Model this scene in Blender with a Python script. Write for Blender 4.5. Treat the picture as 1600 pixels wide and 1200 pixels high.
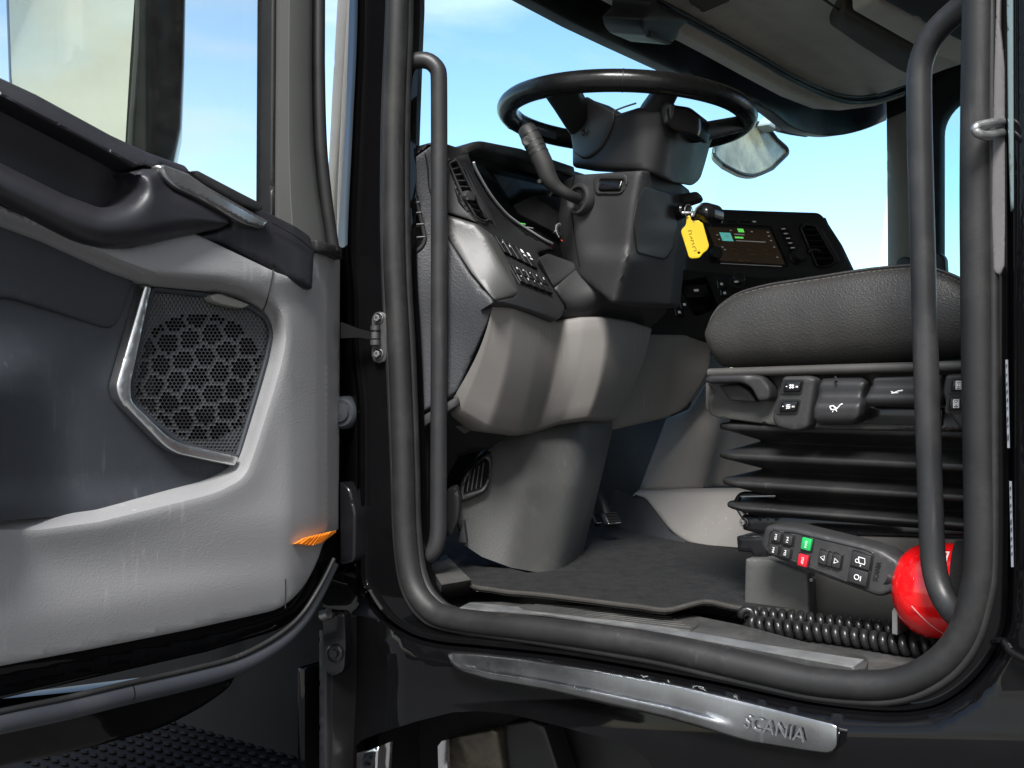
import bpy, bmesh, math, random
from mathutils import Vector, Matrix, geometry, noise
random.seed(7)
SC = bpy.context.scene
for o in list(bpy.data.objects): bpy.data.objects.remove(o)
COL = SC.collection

# ---------------------------------------------------------------- camera
TH = math.radians(36.23)
CAM = Vector((0.0, -1.226, 0.0))                 # z = 0 is eye height, y = 0 the door opening, +x the rear of the truck
FW = Vector((-math.sin(TH), math.cos(TH), 0)); RT = Vector((math.cos(TH), math.sin(TH), 0)); UP = Vector((0, 0, 1))
FPX, U0, V0 = 1750.0, 800.0, 585.0
cd = bpy.data.cameras.new('camera'); cam = bpy.data.objects.new('camera', cd); COL.objects.link(cam)
cam.location = CAM; cam.rotation_euler = (math.radians(90), 0, TH)
cd.sensor_width = 36; cd.lens = 36 * FPX / 1600; cd.shift_y = -(600 - V0) / 1600
cd.clip_start = 0.02; cd.clip_end = 3000
SC.camera = cam
GROUND_Z = -1.75

# ---------------------------------------------------------------- sky, sun, exposure
SUN_EL, SUN_AZ = math.radians(49), Vector((0.42, -0.91, 0)).normalized()
w = bpy.data.worlds.new('World'); SC.world = w; w.use_nodes = True
nt = w.node_tree; nt.nodes.clear(); N = nt.nodes.new; L = nt.links.new
out = N('ShaderNodeOutputWorld'); bg = N('ShaderNodeBackground'); bg.inputs['Strength'].default_value = 0.15
sky = N('ShaderNodeTexSky'); sky.sky_type = 'NISHITA'; sky.sun_disc = False
sky.sun_elevation = SUN_EL; sky.sun_rotation = math.atan2(SUN_AZ.x, SUN_AZ.y); sky.air_density = 1.0; sky.dust_density = 0.6; sky.ozone_density = 1.3
tc = N('ShaderNodeTexCoord'); mp = N('ShaderNodeMapping'); mp.inputs['Scale'].default_value = (1, 1, 2.6); mp.inputs['Location'].default_value = (0.35, 0.9, 0.2)
nz = N('ShaderNodeTexNoise'); nz.inputs['Scale'].default_value = 1.5; nz.inputs['Detail'].default_value = 9; nz.inputs['Roughness'].default_value = 0.55; nz.inputs['Distortion'].default_value = 0.3
rp_ = N('ShaderNodeValToRGB'); rp_.color_ramp.elements[0].position = 0.47; rp_.color_ramp.elements[1].position = 0.66
mx = N('ShaderNodeMix'); mx.data_type = 'RGBA'; 
n2 = N('ShaderNodeTexNoise'); n2.inputs['Scale'].default_value = 4; n2.inputs['Detail'].default_value = 8; L(mp.outputs[0], n2.inputs['Vector'])
r2 = N('ShaderNodeMapRange'); r2.inputs[1].default_value = 0.35; r2.inputs[2].default_value = 0.68; r2.inputs[3].default_value = 3.6; r2.inputs[4].default_value = 5.6; L(n2.outputs['Fac'], r2.inputs[0])
cv2 = N('ShaderNodeVectorMath'); cv2.operation = 'SCALE'; cv2.inputs[0].default_value = (1.0, 0.985, 0.94); L(r2.outputs[0], cv2.inputs['Scale']); L(cv2.outputs[0], mx.inputs[7])
L(tc.outputs['Generated'], mp.inputs[0]); L(mp.outputs[0], nz.inputs['Vector']); 
dt = N('ShaderNodeVectorMath'); dt.operation = 'DOT_PRODUCT'; dt.inputs[1].default_value = (0.62, -0.76, 0.15); L(tc.outputs['Generated'], dt.inputs[0])
bank_ = N('ShaderNodeMapRange'); bank_.inputs[1].default_value = 0.0; bank_.inputs[2].default_value = 0.9; bank_.inputs[3].default_value = -0.045; bank_.inputs[4].default_value = 0.22; L(dt.outputs['Value'], bank_.inputs[0])
ad = N('ShaderNodeMath'); ad.operation = 'ADD'; L(nz.outputs['Fac'], ad.inputs[0]); L(bank_.outputs[0], ad.inputs[1]); L(ad.outputs[0], rp_.inputs[0])
L(rp_.outputs[0], mx.inputs[0]); L(sky.outputs[0], mx.inputs[6]); L(mx.outputs[2], bg.inputs[0]); L(bg.outputs[0], out.inputs[0])
sd = bpy.data.lights.new('sun', 'SUN'); sd.energy = 3.9; sd.angle = math.radians(20); sd.color = (1, 0.985, 0.965)
so = bpy.data.objects.new('sun', sd); COL.objects.link(so)
SUN = SUN_AZ * math.cos(SUN_EL) + UP * math.sin(SUN_EL)
so.rotation_euler = SUN.to_track_quat('Z', 'Y').to_euler(); so.location = SUN * 30
vs = SC.view_settings; vs.view_transform = 'Standard'; vs.look = 'None'; vs.gamma = 1; vs.use_curve_mapping = False; vs.exposure = 1.0
SC.render.film_transparent = False

# ---------------------------------------------------------------- pixel rays to points at a real distance
def ray(u, v): return RT * ((u - U0) / FPX) + FW + UP * ((V0 - v) / FPX)
def S(u, v, Y):                                   # point on the plane y = Y
    r = ray(u, v); return CAM + r * ((Y - CAM.y) / r.y)
def ZP(u, v, Z):                                  # point on the level z = Z
    r = ray(u, v); return CAM + r * (Z / r.z)
def XP(u, v, X):
    r = ray(u, v); return CAM + r * (X / r.x)
class Plane:
    def __init__(s, p, n): s.p = Vector(p); s.n = Vector(n).normalized()
    @staticmethod
    def of(a, b, c):
        n = (b - a).cross(c - a).normalized()
        if n.dot(CAM - a) < 0: n = -n
        return Plane(a, n)
    def at(s, u, v, h=0.0):
        r = ray(u, v); p = s.p + s.n * h
        return CAM + r * ((p - CAM).dot(s.n) / r.dot(s.n))
    def map(s, h=0.0): return lambda u, v: s.at(u, v, h)
def px(n, t): return n * t / FPX
def lerp(a, b, t): return a + (b - a) * t
def sm(x, a=0.0, b=1.0):
    t = max(0.0, min(1.0, (x - a) / (b - a))); return t * t * (3 - 2 * t)

# ---------------------------------------------------------------- 2D helpers
def fil(pts, r=0.0, n=4):                         # fillet a polygon; points are (u, v) or (u, v, r)
    o = []; m = len(pts)
    for i in range(m):
        p = Vector(pts[i][:2]); a = Vector(pts[i - 1][:2]); b = Vector(pts[(i + 1) % m][:2])
        rr = pts[i][2] if len(pts[i]) > 2 else r
        la, lb = (a - p).length, (b - p).length
        d = min(rr, la * 0.48, lb * 0.48)
        if d < 0.2: o.append((p.x, p.y)); continue
        s, e = p + (a - p) * (d / la), p + (b - p) * (d / lb)
        for k in range(n + 1):
            t = k / n; q = s.lerp(p, t).lerp(p.lerp(e, t), t); o.append((q.x, q.y))
    return o
def dens(pts, sp, closed=True):
    o = []; m = len(pts)
    for i in range(m if closed else m - 1):
        a, b = pts[i], pts[(i + 1) % m]; d = math.hypot(b[0] - a[0], b[1] - a[1]); k = max(1, int(round(d / sp)))
        for j in range(k): o.append((a[0] + (b[0] - a[0]) * j / k, a[1] + (b[1] - a[1]) * j / k))
    if not closed: o.append(tuple(pts[-1][:2]))
    return o
def inside(p, poly):
    x, y = p; c = False; j = len(poly) - 1
    for i in range(len(poly)):
        xi, yi = poly[i][0], poly[i][1]; xj, yj = poly[j][0], poly[j][1]
        if (yi > y) != (yj > y) and x < (xj - xi) * (y - yi) / (yj - yi) + xi: c = not c
        j = i
    return c
def dist(p, poly, closed=True):
    x, y = p; best = 1e18; m = len(poly)
    for i in range(m if closed else m - 1):
        ax, ay = poly[i][0], poly[i][1]; bx, by = poly[(i + 1) % m][0], poly[(i + 1) % m][1]
        dx, dy = bx - ax, by - ay; l = dx * dx + dy * dy
        t = 0 if l == 0 else max(0, min(1, ((x - ax) * dx + (y - ay) * dy) / l))
        q = (ax + dx * t - x) ** 2 + (ay + dy * t - y) ** 2
        if q < best: best = q
    return math.sqrt(best)
def sdist(p, poly):
    d = dist(p, poly); return d if inside(p, poly) else -d
def interp(x, tab):
    if x <= tab[0][0]: return tab[0][1]
    for (a, fa), (b, fb) in zip(tab, tab[1:]):
        if x <= b: return fa + (fb - fa) * (x - a) / (b - a)
    return tab[-1][1]
def sinterp(x, tab):                              # smooth version
    if x <= tab[0][0]: return tab[0][1]
    n = len(tab)
    for i in range(n - 1):
        a, fa = tab[i]; b, fb = tab[i + 1]
        if x <= b:
            m0 = (fb - tab[i - 1][1]) / (b - tab[i - 1][0]) if i > 0 else (fb - fa) / (b - a)
            m1 = (tab[i + 2][1] - fa) / (tab[i + 2][0] - a) if i + 2 < n else (fb - fa) / (b - a)
            h = b - a; t = (x - a) / h
            return (2*t**3 - 3*t*t + 1) * fa + (t**3 - 2*t*t + t) * h * m0 + (-2*t**3 + 3*t*t) * fb + (t**3 - t*t) * h * m1
    return tab[-1][1]
def crom(pts, n=6, closed=False):                 # Catmull-Rom through any-dimension points
    P = [Vector(p) for p in pts]; m = len(P); o = []
    g = (lambda i: P[i % m]) if closed else (lambda i: P[max(0, min(m - 1, i))])
    for i in range(m if closed else m - 1):
        a, b, c, d = g(i - 1), g(i), g(i + 1), g(i + 2)
        for k in range(n):
            t = k / n
            o.append(0.5 * ((2 * b) + (c - a) * t + (2 * a - 5 * b + 4 * c - d) * t * t + (3 * b - a - 3 * c + d) * t ** 3))
    if not closed: o.append(P[-1].copy())
    return o
def chaik(pts, k=2):
    for _ in range(k):
        o = [pts[0]]
        for a, b in zip(pts, pts[1:]):
            o += [a.lerp(b, 0.25), a.lerp(b, 0.75)]
        o.append(pts[-1]); pts = o
    return pts
def rbf(ctrl):                                    # thin-plate interpolation (u, v) -> depth from control points
    n = len(ctrl); k = lambda r: 0.0 if r < 1e-9 else r * r * math.log(r)
    A = [[0.0] * (n + 4) for _ in range(n + 3)]
    for i in range(n):
        for j in range(n): A[i][j] = k(math.hypot(ctrl[i][0] - ctrl[j][0], ctrl[i][1] - ctrl[j][1]) / 100)
        A[i][n], A[i][n + 1], A[i][n + 2] = 1, ctrl[i][0] / 100, ctrl[i][1] / 100; A[i][n + 3] = ctrl[i][2]
        A[n][i], A[n + 1][i], A[n + 2][i] = 1, ctrl[i][0] / 100, ctrl[i][1] / 100
    m = n + 3
    for c in range(m):
        p = max(range(c, m), key=lambda r: abs(A[r][c])); A[c], A[p] = A[p], A[c]
        for r in range(m):
            if r != c and A[r][c] != 0:
                f = A[r][c] / A[c][c]
                for q in range(c, m + 1): A[r][q] -= f * A[c][q]
    w_ = [A[i][m] / A[i][i] for i in range(m)]
    def f(u, v):
        s = w_[n] + w_[n + 1] * u / 100 + w_[n + 2] * v / 100
        for i in range(n): s += w_[i] * k(math.hypot(u - ctrl[i][0], v - ctrl[i][1]) / 100)
        return s
    return f
def RID(ridges, s=6.0, off=None):                  # depth from ridge lines: each a list of (v, u, Y); rounded over s pixels
    tabs = [([(q[0], q[1]) for q in r], [(q[0], q[2]) for q in r]) for r in ridges]
    def y1(u, v):
        pts = sorted((interp(v, a), interp(v, c)) for a, c in tabs)
        if u <= pts[0][0]:
            (a, fa), (b, fb) = pts[0], pts[1]
        elif u >= pts[-1][0]:
            (a, fa), (b, fb) = pts[-2], pts[-1]
        else: return interp(u, pts)
        return fa + (fb - fa) * (u - a) / max(1e-6, b - a)
    w5 = [(-1, .12), (-.5, .22), (0, .32), (.5, .22), (1, .12)]
    def f(u, v):
        p = S(u, v, sum(w_ * y1(u + k * s, v) for k, w_ in w5)); return p + off if off else p
    return f
def YM(ctrl):                                     # mapper from control points (u, v, Y)
    f = rbf(ctrl); return lambda u, v: S(u, v, f(u, v))

# ---------------------------------------------------------------- materials
MATS = {}
def mat(name, base, rough=0.5, metal=0.0, coat=0.0, grain=None, var=0.12, vscale=6.0, dust=0.0, dustcol=(0.20, 0.195, 0.19), spec=0.38, emit=None, scratch=0.0, streak=0.0):
    m = bpy.data.materials.new(name); m.use_nodes = True; t = m.node_tree; b = t.nodes['Principled BSDF']
    n = t.nodes.new; l = t.links.new
    c = n('ShaderNodeTexCoord'); ob = c.outputs['Object']
    b.inputs['Metallic'].default_value = metal; b.inputs['Roughness'].default_value = rough
    b.inputs['Specular IOR Level'].default_value = spec; b.inputs['Coat Weight'].default_value = coat; b.inputs['Coat Roughness'].default_value = 0.04
    base = tuple(base) + (1,)
    z = n('ShaderNodeTexNoise'); z.inputs['Scale'].default_value = vscale; z.inputs['Detail'].default_value = 7; z.inputs['Roughness'].default_value = 0.6; l(ob, z.inputs['Vector'])
    r = n('ShaderNodeMapRange'); r.inputs[1].default_value = 0.3; r.inputs[2].default_value = 0.7; r.inputs[3].default_value = 1 - var; r.inputs[4].default_value = 1 + var
    l(z.outputs['Fac'], r.inputs[0])
    mu = n('ShaderNodeVectorMath'); mu.operation = 'SCALE'; mu.inputs[0].default_value = base[:3]; l(r.outputs[0], mu.inputs['Scale'])
    col = mu.outputs[0]
    rr = n('ShaderNodeMapRange'); rr.inputs[1].default_value = 0.3; rr.inputs[2].default_value = 0.7
    rr.inputs[3].default_value = max(0.02, rough * (1 - var)); rr.inputs[4].default_value = min(1, rough * (1 + var * 1.3)); l(z.outputs['Fac'], rr.inputs[0]); l(rr.outputs[0], b.inputs['Roughness'])
    if dust > 0:
        d1 = n('ShaderNodeTexNoise'); d1.inputs['Scale'].default_value = 14; d1.inputs['Detail'].default_value = 12; d1.inputs['Roughness'].default_value = 0.75; l(ob, d1.inputs['Vector'])
        d2 = n('ShaderNodeMapRange'); d2.inputs[1].default_value = 0.5; d2.inputs[2].default_value = 0.75; d2.inputs[3].default_value = 0; d2.inputs[4].default_value = dust; l(d1.outputs['Fac'], d2.inputs[0])
        mm = n('ShaderNodeMix'); mm.data_type = 'RGBA'; l(d2.outputs[0], mm.inputs[0]); l(col, mm.inputs[6]); mm.inputs[7].default_value = tuple(dustcol) + (1,); col = mm.outputs[2]
    if scratch > 0:
        sn = n('ShaderNodeTexVoronoi'); sn.inputs['Scale'].default_value = 160; l(ob, sn.inputs['Vector'])
        s2 = n('ShaderNodeMapRange'); s2.inputs[1].default_value = 0.05; s2.inputs[2].default_value = 0.10; s2.inputs[3].default_value = scratch; s2.inputs[4].default_value = 0; l(sn.outputs['Distance'], s2.inputs[0])
        d4 = n('ShaderNodeTexNoise'); d4.inputs['Scale'].default_value = 9; d4.inputs['Detail'].default_value = 3; l(ob, d4.inputs['Vector'])
        d5 = n('ShaderNodeMapRange'); d5.inputs[1].default_value = 0.52; d5.inputs[2].default_value = 0.62; l(d4.outputs['Fac'], d5.inputs[0])
        d6 = n('ShaderNodeMath'); d6.operation = 'MULTIPLY'; l(s2.outputs[0], d6.inputs[0]); l(d5.outputs[0], d6.inputs[1])
        m2 = n('ShaderNodeMix'); m2.data_type = 'RGBA'; l(d6.outputs[0], m2.inputs[0]); l(col, m2.inputs[6]); m2.inputs[7].default_value = tuple(dustcol) + (1,); col = m2.outputs[2]
    if streak > 0:
        k1 = n('ShaderNodeMapping'); k1.inputs['Scale'].default_value = (120, 120, 9); k1.inputs['Rotation'].default_value = (0.15, 0.25, 0.1); l(ob, k1.inputs[0])
        k2 = n('ShaderNodeTexNoise'); k2.inputs['Scale'].default_value = 1; k2.inputs['Detail'].default_value = 4; l(k1.outputs[0], k2.inputs['Vector'])
        k3 = n('ShaderNodeMapRange'); k3.inputs[1].default_value = 0.60; k3.inputs[2].default_value = 0.74; k3.inputs[4].default_value = streak; l(k2.outputs['Fac'], k3.inputs[0])
        k4 = n('ShaderNodeTexNoise'); k4.inputs['Scale'].default_value = 7; k4.inputs['Detail'].default_value = 3; l(ob, k4.inputs['Vector'])
        k5 = n('ShaderNodeMapRange'); k5.inputs[1].default_value = 0.48; k5.inputs[2].default_value = 0.62; l(k4.outputs['Fac'], k5.inputs[0])
        k6 = n('ShaderNodeMath'); k6.operation = 'MULTIPLY'; l(k3.outputs[0], k6.inputs[0]); l(k5.outputs[0], k6.inputs[1])
        k7 = n('ShaderNodeMix'); k7.data_type = 'RGBA'; l(k6.outputs[0], k7.inputs[0]); l(col, k7.inputs[6]); k7.inputs[7].default_value = tuple(min(1, q * 1.8 + 0.03) for q in base[:3]) + (1,); col = k7.outputs[2]
    l(col, b.inputs['Base Color'])
    if emit:
        b.inputs['Emission Color'].default_value = tuple(emit[:3]) + (1,); b.inputs['Emission Strength'].default_value = emit[3]
    if grain:
        kind, sc, st, dd = grain
        if kind == 'v': g = n('ShaderNodeTexVoronoi'); g.feature = 'SMOOTH_F1'; g.inputs['Scale'].default_value = sc; h = g.outputs['Distance']
        elif kind == 'b':
            mpn = n('ShaderNodeMapping'); mpn.inputs['Scale'].default_value = (6, 6, 500); l(ob, mpn.inputs[0])
            g = n('ShaderNodeTexNoise'); g.inputs['Scale'].default_value = sc; g.inputs['Detail'].default_value = 3; h = g.outputs['Fac']
        else: g = n('ShaderNodeTexNoise'); g.inputs['Scale'].default_value = sc; g.inputs['Detail'].default_value = 4; h = g.outputs['Fac']
        l(mpn.outputs[0] if kind == 'b' else ob, g.inputs['Vector'])
        bp = n('ShaderNodeBump'); bp.inputs['Strength'].default_value = st; bp.inputs['Distance'].default_value = dd; l(h, bp.inputs['Height']); l(bp.outputs[0], b.inputs['Normal'])
    MATS[name] = m; return m
def glass(name, tint, refl=1.0, dirt=0.0):
    m = bpy.data.materials.new(name); m.use_nodes = True; t = m.node_tree; t.nodes.clear(); n = t.nodes.new; l = t.links.new
    o = n('ShaderNodeOutputMaterial'); tr = n('ShaderNodeBsdfTransparent'); tr.inputs[0].default_value = tuple(tint) + (1,)
    gl = n('ShaderNodeBsdfGlossy'); gl.inputs['Roughness'].default_value = 0.01
    fr = n('ShaderNodeFresnel'); fr.inputs[0].default_value = 1.45; mlt = n('ShaderNodeMath'); mlt.operation = 'MULTIPLY'; mlt.inputs[1].default_value = refl; l(fr.outputs[0], mlt.inputs[0])
    mxs = n('ShaderNodeMixShader'); l(mlt.outputs[0], mxs.inputs[0]); l(tr.outputs[0], mxs.inputs[1]); l(gl.outputs[0], mxs.inputs[2]); last = mxs.outputs[0]
    if dirt > 0:
        c = n('ShaderNodeTexCoord'); z = n('ShaderNodeTexNoise'); z.inputs['Scale'].default_value = 30; z.inputs['Detail'].default_value = 12; z.inputs['Roughness'].default_value = 0.8; l(c.outputs['Object'], z.inputs['Vector'])
        r = n('ShaderNodeMapRange'); r.inputs[1].default_value = 0.45; r.inputs[2].default_value = 0.8; r.inputs[3].default_value = dirt * 0.2; r.inputs[4].default_value = dirt; l(z.outputs['Fac'], r.inputs[0])
        df = n('ShaderNodeBsdfDiffuse'); df.inputs[0].default_value = (0.6, 0.6, 0.56, 1); m2 = n('ShaderNodeMixShader'); l(r.outputs[0], m2.inputs[0]); l(last, m2.inputs[1]); l(df.outputs[0], m2.inputs[2]); last = m2.outputs[0]
    l(last, o.inputs[0]); MATS[name] = m; return m

PAINT = mat('black_paint', (0.003, 0.003, 0.0034), 0.3, coat=0.45, var=0.1, dust=0.04, dustcol=(0.035, 0.033, 0.031), spec=0.0, scratch=0.12)
TREADBLK = mat('tread_black', (0.004, 0.004, 0.0042), 0.7, dust=0.1, dustcol=(0.015, 0.014, 0.013), spec=0.1)
BODYBLK = mat('black_plastic', (0.010, 0.010, 0.011), 0.42, grain=('n', 500, 0.15, 0.0004), dust=0.03)
GLOSSBLK = mat('gloss_black', (0.006, 0.006, 0.007), 0.2, coat=0.2, dust=0.02, spec=0.3)
EMBOSS = mat('embossed_metal', (0.50, 0.51, 0.52), 0.25, metal=1, var=0.2)
SHROUD = mat('shroud_plastic', (0.040, 0.040, 0.0395), 0.55, grain=('v', 480, 0.35, 0.0006), dust=0.10, var=0.12, streak=0.3)
DARK = mat('dark_plastic', (0.022, 0.022, 0.0225), 0.58, grain=('v', 520, 0.22, 0.0005), dust=0.04, var=0.1)
DARKS = mat('smooth_dark_plastic', (0.016, 0.016, 0.017), 0.45, grain=('n', 700, 0.08, 0.0003), dust=0.03, var=0.14, scratch=0.12)
CHAR = mat('charcoal_grain', (0.028, 0.029, 0.033), 0.55, grain=('v', 380, 0.5, 0.0009), dust=0.04)
DOORDK = mat('door_dark_plastic', (0.015, 0.015, 0.0185), 0.42, grain=('v', 620, 0.2, 0.0004), dust=0.04, var=0.1, scratch=0.08, streak=0.6)
SLATE = mat('slate_plastic', (0.024, 0.028, 0.034), 0.62, grain=('v', 480, 0.2, 0.0005), dust=0.06, var=0.1, streak=0.5)
GREY = mat('grey_plastic', (0.205, 0.205, 0.210), 0.55, grain=('v', 520, 0.45, 0.0006), dust=0.08, dustcol=(0.23, 0.225, 0.21), var=0.03, vscale=5, streak=0.28)
TAUPE = mat('taupe_plastic', (0.160, 0.151, 0.143), 0.62, grain=('v', 620, 0.3, 0.0006), dust=0.10, dustcol=(0.28, 0.24, 0.19), var=0.05, streak=0.35)
HEAD = mat('headliner_cloth', (0.86, 0.765, 0.655), 0.9, grain=('n', 300, 0.3, 0.001), var=0.08, vscale=4, dust=0.2, dustcol=(0.22, 0.19, 0.15))
RUBBER = mat('seal_rubber', (0.012, 0.012, 0.0125), 0.5, grain=('n', 300, 0.2, 0.0006), dust=0.2, dustcol=(0.085, 0.08, 0.072), var=0.15, vscale=12, streak=0.6)
RUBBLUE = mat('weathered_rubber', (0.024, 0.027, 0.033), 0.55, grain=('n', 300, 0.2, 0.0006), dust=0.08)
POWDER = mat('powder_coat', (0.020, 0.0205, 0.022), 0.42, grain=('n', 420, 0.25, 0.0005), dust=0.2, dustcol=(0.11, 0.10, 0.09), var=0.12, vscale=15, streak=0.5)
LEATHER = mat('leather', (0.027, 0.026, 0.025), 0.42, grain=('v', 480, 0.6, 0.0009), dust=0.04, var=0.15, streak=0.4)
WHEELM = mat('worn_wheel_leather', (0.007, 0.007, 0.0072), 0.25, grain=('n', 200, 0.12, 0.0008), dust=0.05, dustcol=(0.06, 0.05, 0.045), var=0.3, vscale=18)
ALU = mat('brushed_aluminium', (0.62, 0.63, 0.63), 0.3, metal=1, grain=('b', 3, 0.15, 0.0004), dust=0.12, var=0.2)
TRIMALU = mat('weathered_aluminium', (0.27, 0.275, 0.28), 0.27, metal=1.0, dust=0.25, dustcol=(0.16, 0.155, 0.15), var=0.3, vscale=10, scratch=0.4, streak=0.6)
CHROME = mat('chrome', (0.75, 0.75, 0.76), 0.10, metal=1, dust=0.06, var=0.1)
STEEL = mat('zinc_steel', (0.34, 0.34, 0.34), 0.38, metal=0.9, dust=0.2, var=0.2, vscale=40)
CAST = mat('dull_metal', (0.07, 0.07, 0.072), 0.5, metal=0.6, dust=0.2, var=0.2, vscale=40)
CARPET = mat('carpet', (0.007, 0.007, 0.0073), 0.95, grain=('n', 420, 1.0, 0.003), dust=0.10, dustcol=(0.045, 0.043, 0.040), var=0.3, vscale=40, scratch=0.4)
SILLM = mat('sill_plastic', (0.038, 0.038, 0.038), 0.5, grain=('n', 300, 0.3, 0.0006), dust=0.45, dustcol=(0.13, 0.12, 0.105), var=0.2, vscale=18, streak=0.6)
SILLA = mat('sill_edge', (0.16, 0.165, 0.17), 0.42, metal=0.3, dust=0.5, dustcol=(0.27, 0.24, 0.19), var=0.25, vscale=30)
BASEGREY = mat('seat_base_grey', (0.062, 0.062, 0.06), 0.55, grain=('n', 380, 0.2, 0.0005), dust=0.15, var=0.08)
BASEDK = mat('seat_base_dark', (0.065, 0.063, 0.058), 0.42, dust=0.15, var=0.12)
RED = mat('red_enamel', (0.78, 0.006, 0.008), 0.22, coat=0.7, var=0.05, streak=0.2)
REDB = mat('red_button', (0.50, 0.012, 0.025), 0.4, var=0.05)
GREENB = mat('green_button', (0.015, 0.36, 0.09), 0.4, var=0.05)
YELLOW = mat('yellow_plastic', (0.56, 0.385, 0.006), 0.45, var=0.04)
ORANGE = mat('orange_reflector', (0.85, 0.24, 0.02), 0.25, coat=0.5, var=0.1, grain=('v', 260, 0.6, 0.002))
WHITE = mat('white_print', (0.75, 0.75, 0.75), 0.5, var=0.04)
PENCIL = mat('pencil_line', (0.20, 0.13, 0.03), 0.6)
SCREEN = mat('screen_face', (0.010, 0.008, 0.006), 0.15, var=0.1, emit=(0.30, 0.20, 0.12, 0.02))
SGREEN = mat('screen_green', (0.02, 0.2, 0.02), 0.2, emit=(0.12, 0.62, 0.10, 0.5))
STEAL = mat('screen_teal', (0.02, 0.2, 0.2), 0.2, emit=(0.10, 0.42, 0.38, 0.4))
STEXT = mat('screen_text', (0.2, 0.2, 0.2), 0.4, emit=(0.8, 0.8, 0.75, 0.06))
GAUGE = mat('gauge_lit', (0.4, 0.4, 0.4), 0.3, emit=(0.8, 0.85, 0.85, 0.08))
GRED = mat('gauge_red', (0.4, 0.02, 0.02), 0.3, emit=(0.9, 0.12, 0.08, 0.4))
BEIGE = mat('pale_reflection', (0.62, 0.57, 0.51), 0.4, var=0.06, vscale=20)  # reflection in the corner panel, given as a plain colour
FRAMEG = mat('frame_grey', (0.074, 0.076, 0.072), 0.6, grain=('n', 400, 0.2, 0.0005), var=0.06)
STITCH = mat('stitch_thread', (0.14, 0.13, 0.115), 0.8)
MIRRORM = mat('mirror_glass', (0.95, 0.89, 0.80), 0.02, metal=1, var=0.02)
MIRRORF = mat('front_mirror_glass', (0.52, 0.44, 0.30), 0.22, metal=0.4, var=0.5, vscale=9)  # mottled beige base stands for the mirrored cloud
DUSTYM = mat('dusty_lens', (0.08, 0.072, 0.06), 0.2, metal=0.5, dust=0.8, dustcol=(0.20, 0.17, 0.12), var=0.5, vscale=20)
ASPH = mat('asphalt', (0.11, 0.107, 0.102), 0.9, grain=('n', 120, 0.6, 0.004), dust=0.3, var=0.2)
WSGLASS = glass('windscreen_glass', (0.66, 0.845, 0.875), 0.7, 0.03)
DGLASS = glass('door_glass', (0.86, 0.90, 0.88), 0.6, 0.03)
CLGLASS = glass('cluster_glass', (0.75, 0.75, 0.75), 0.8, 0.0)
STICK = mat('sticker_white', (0.16, 0.17, 0.20), 0.4, var=0.1)
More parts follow.
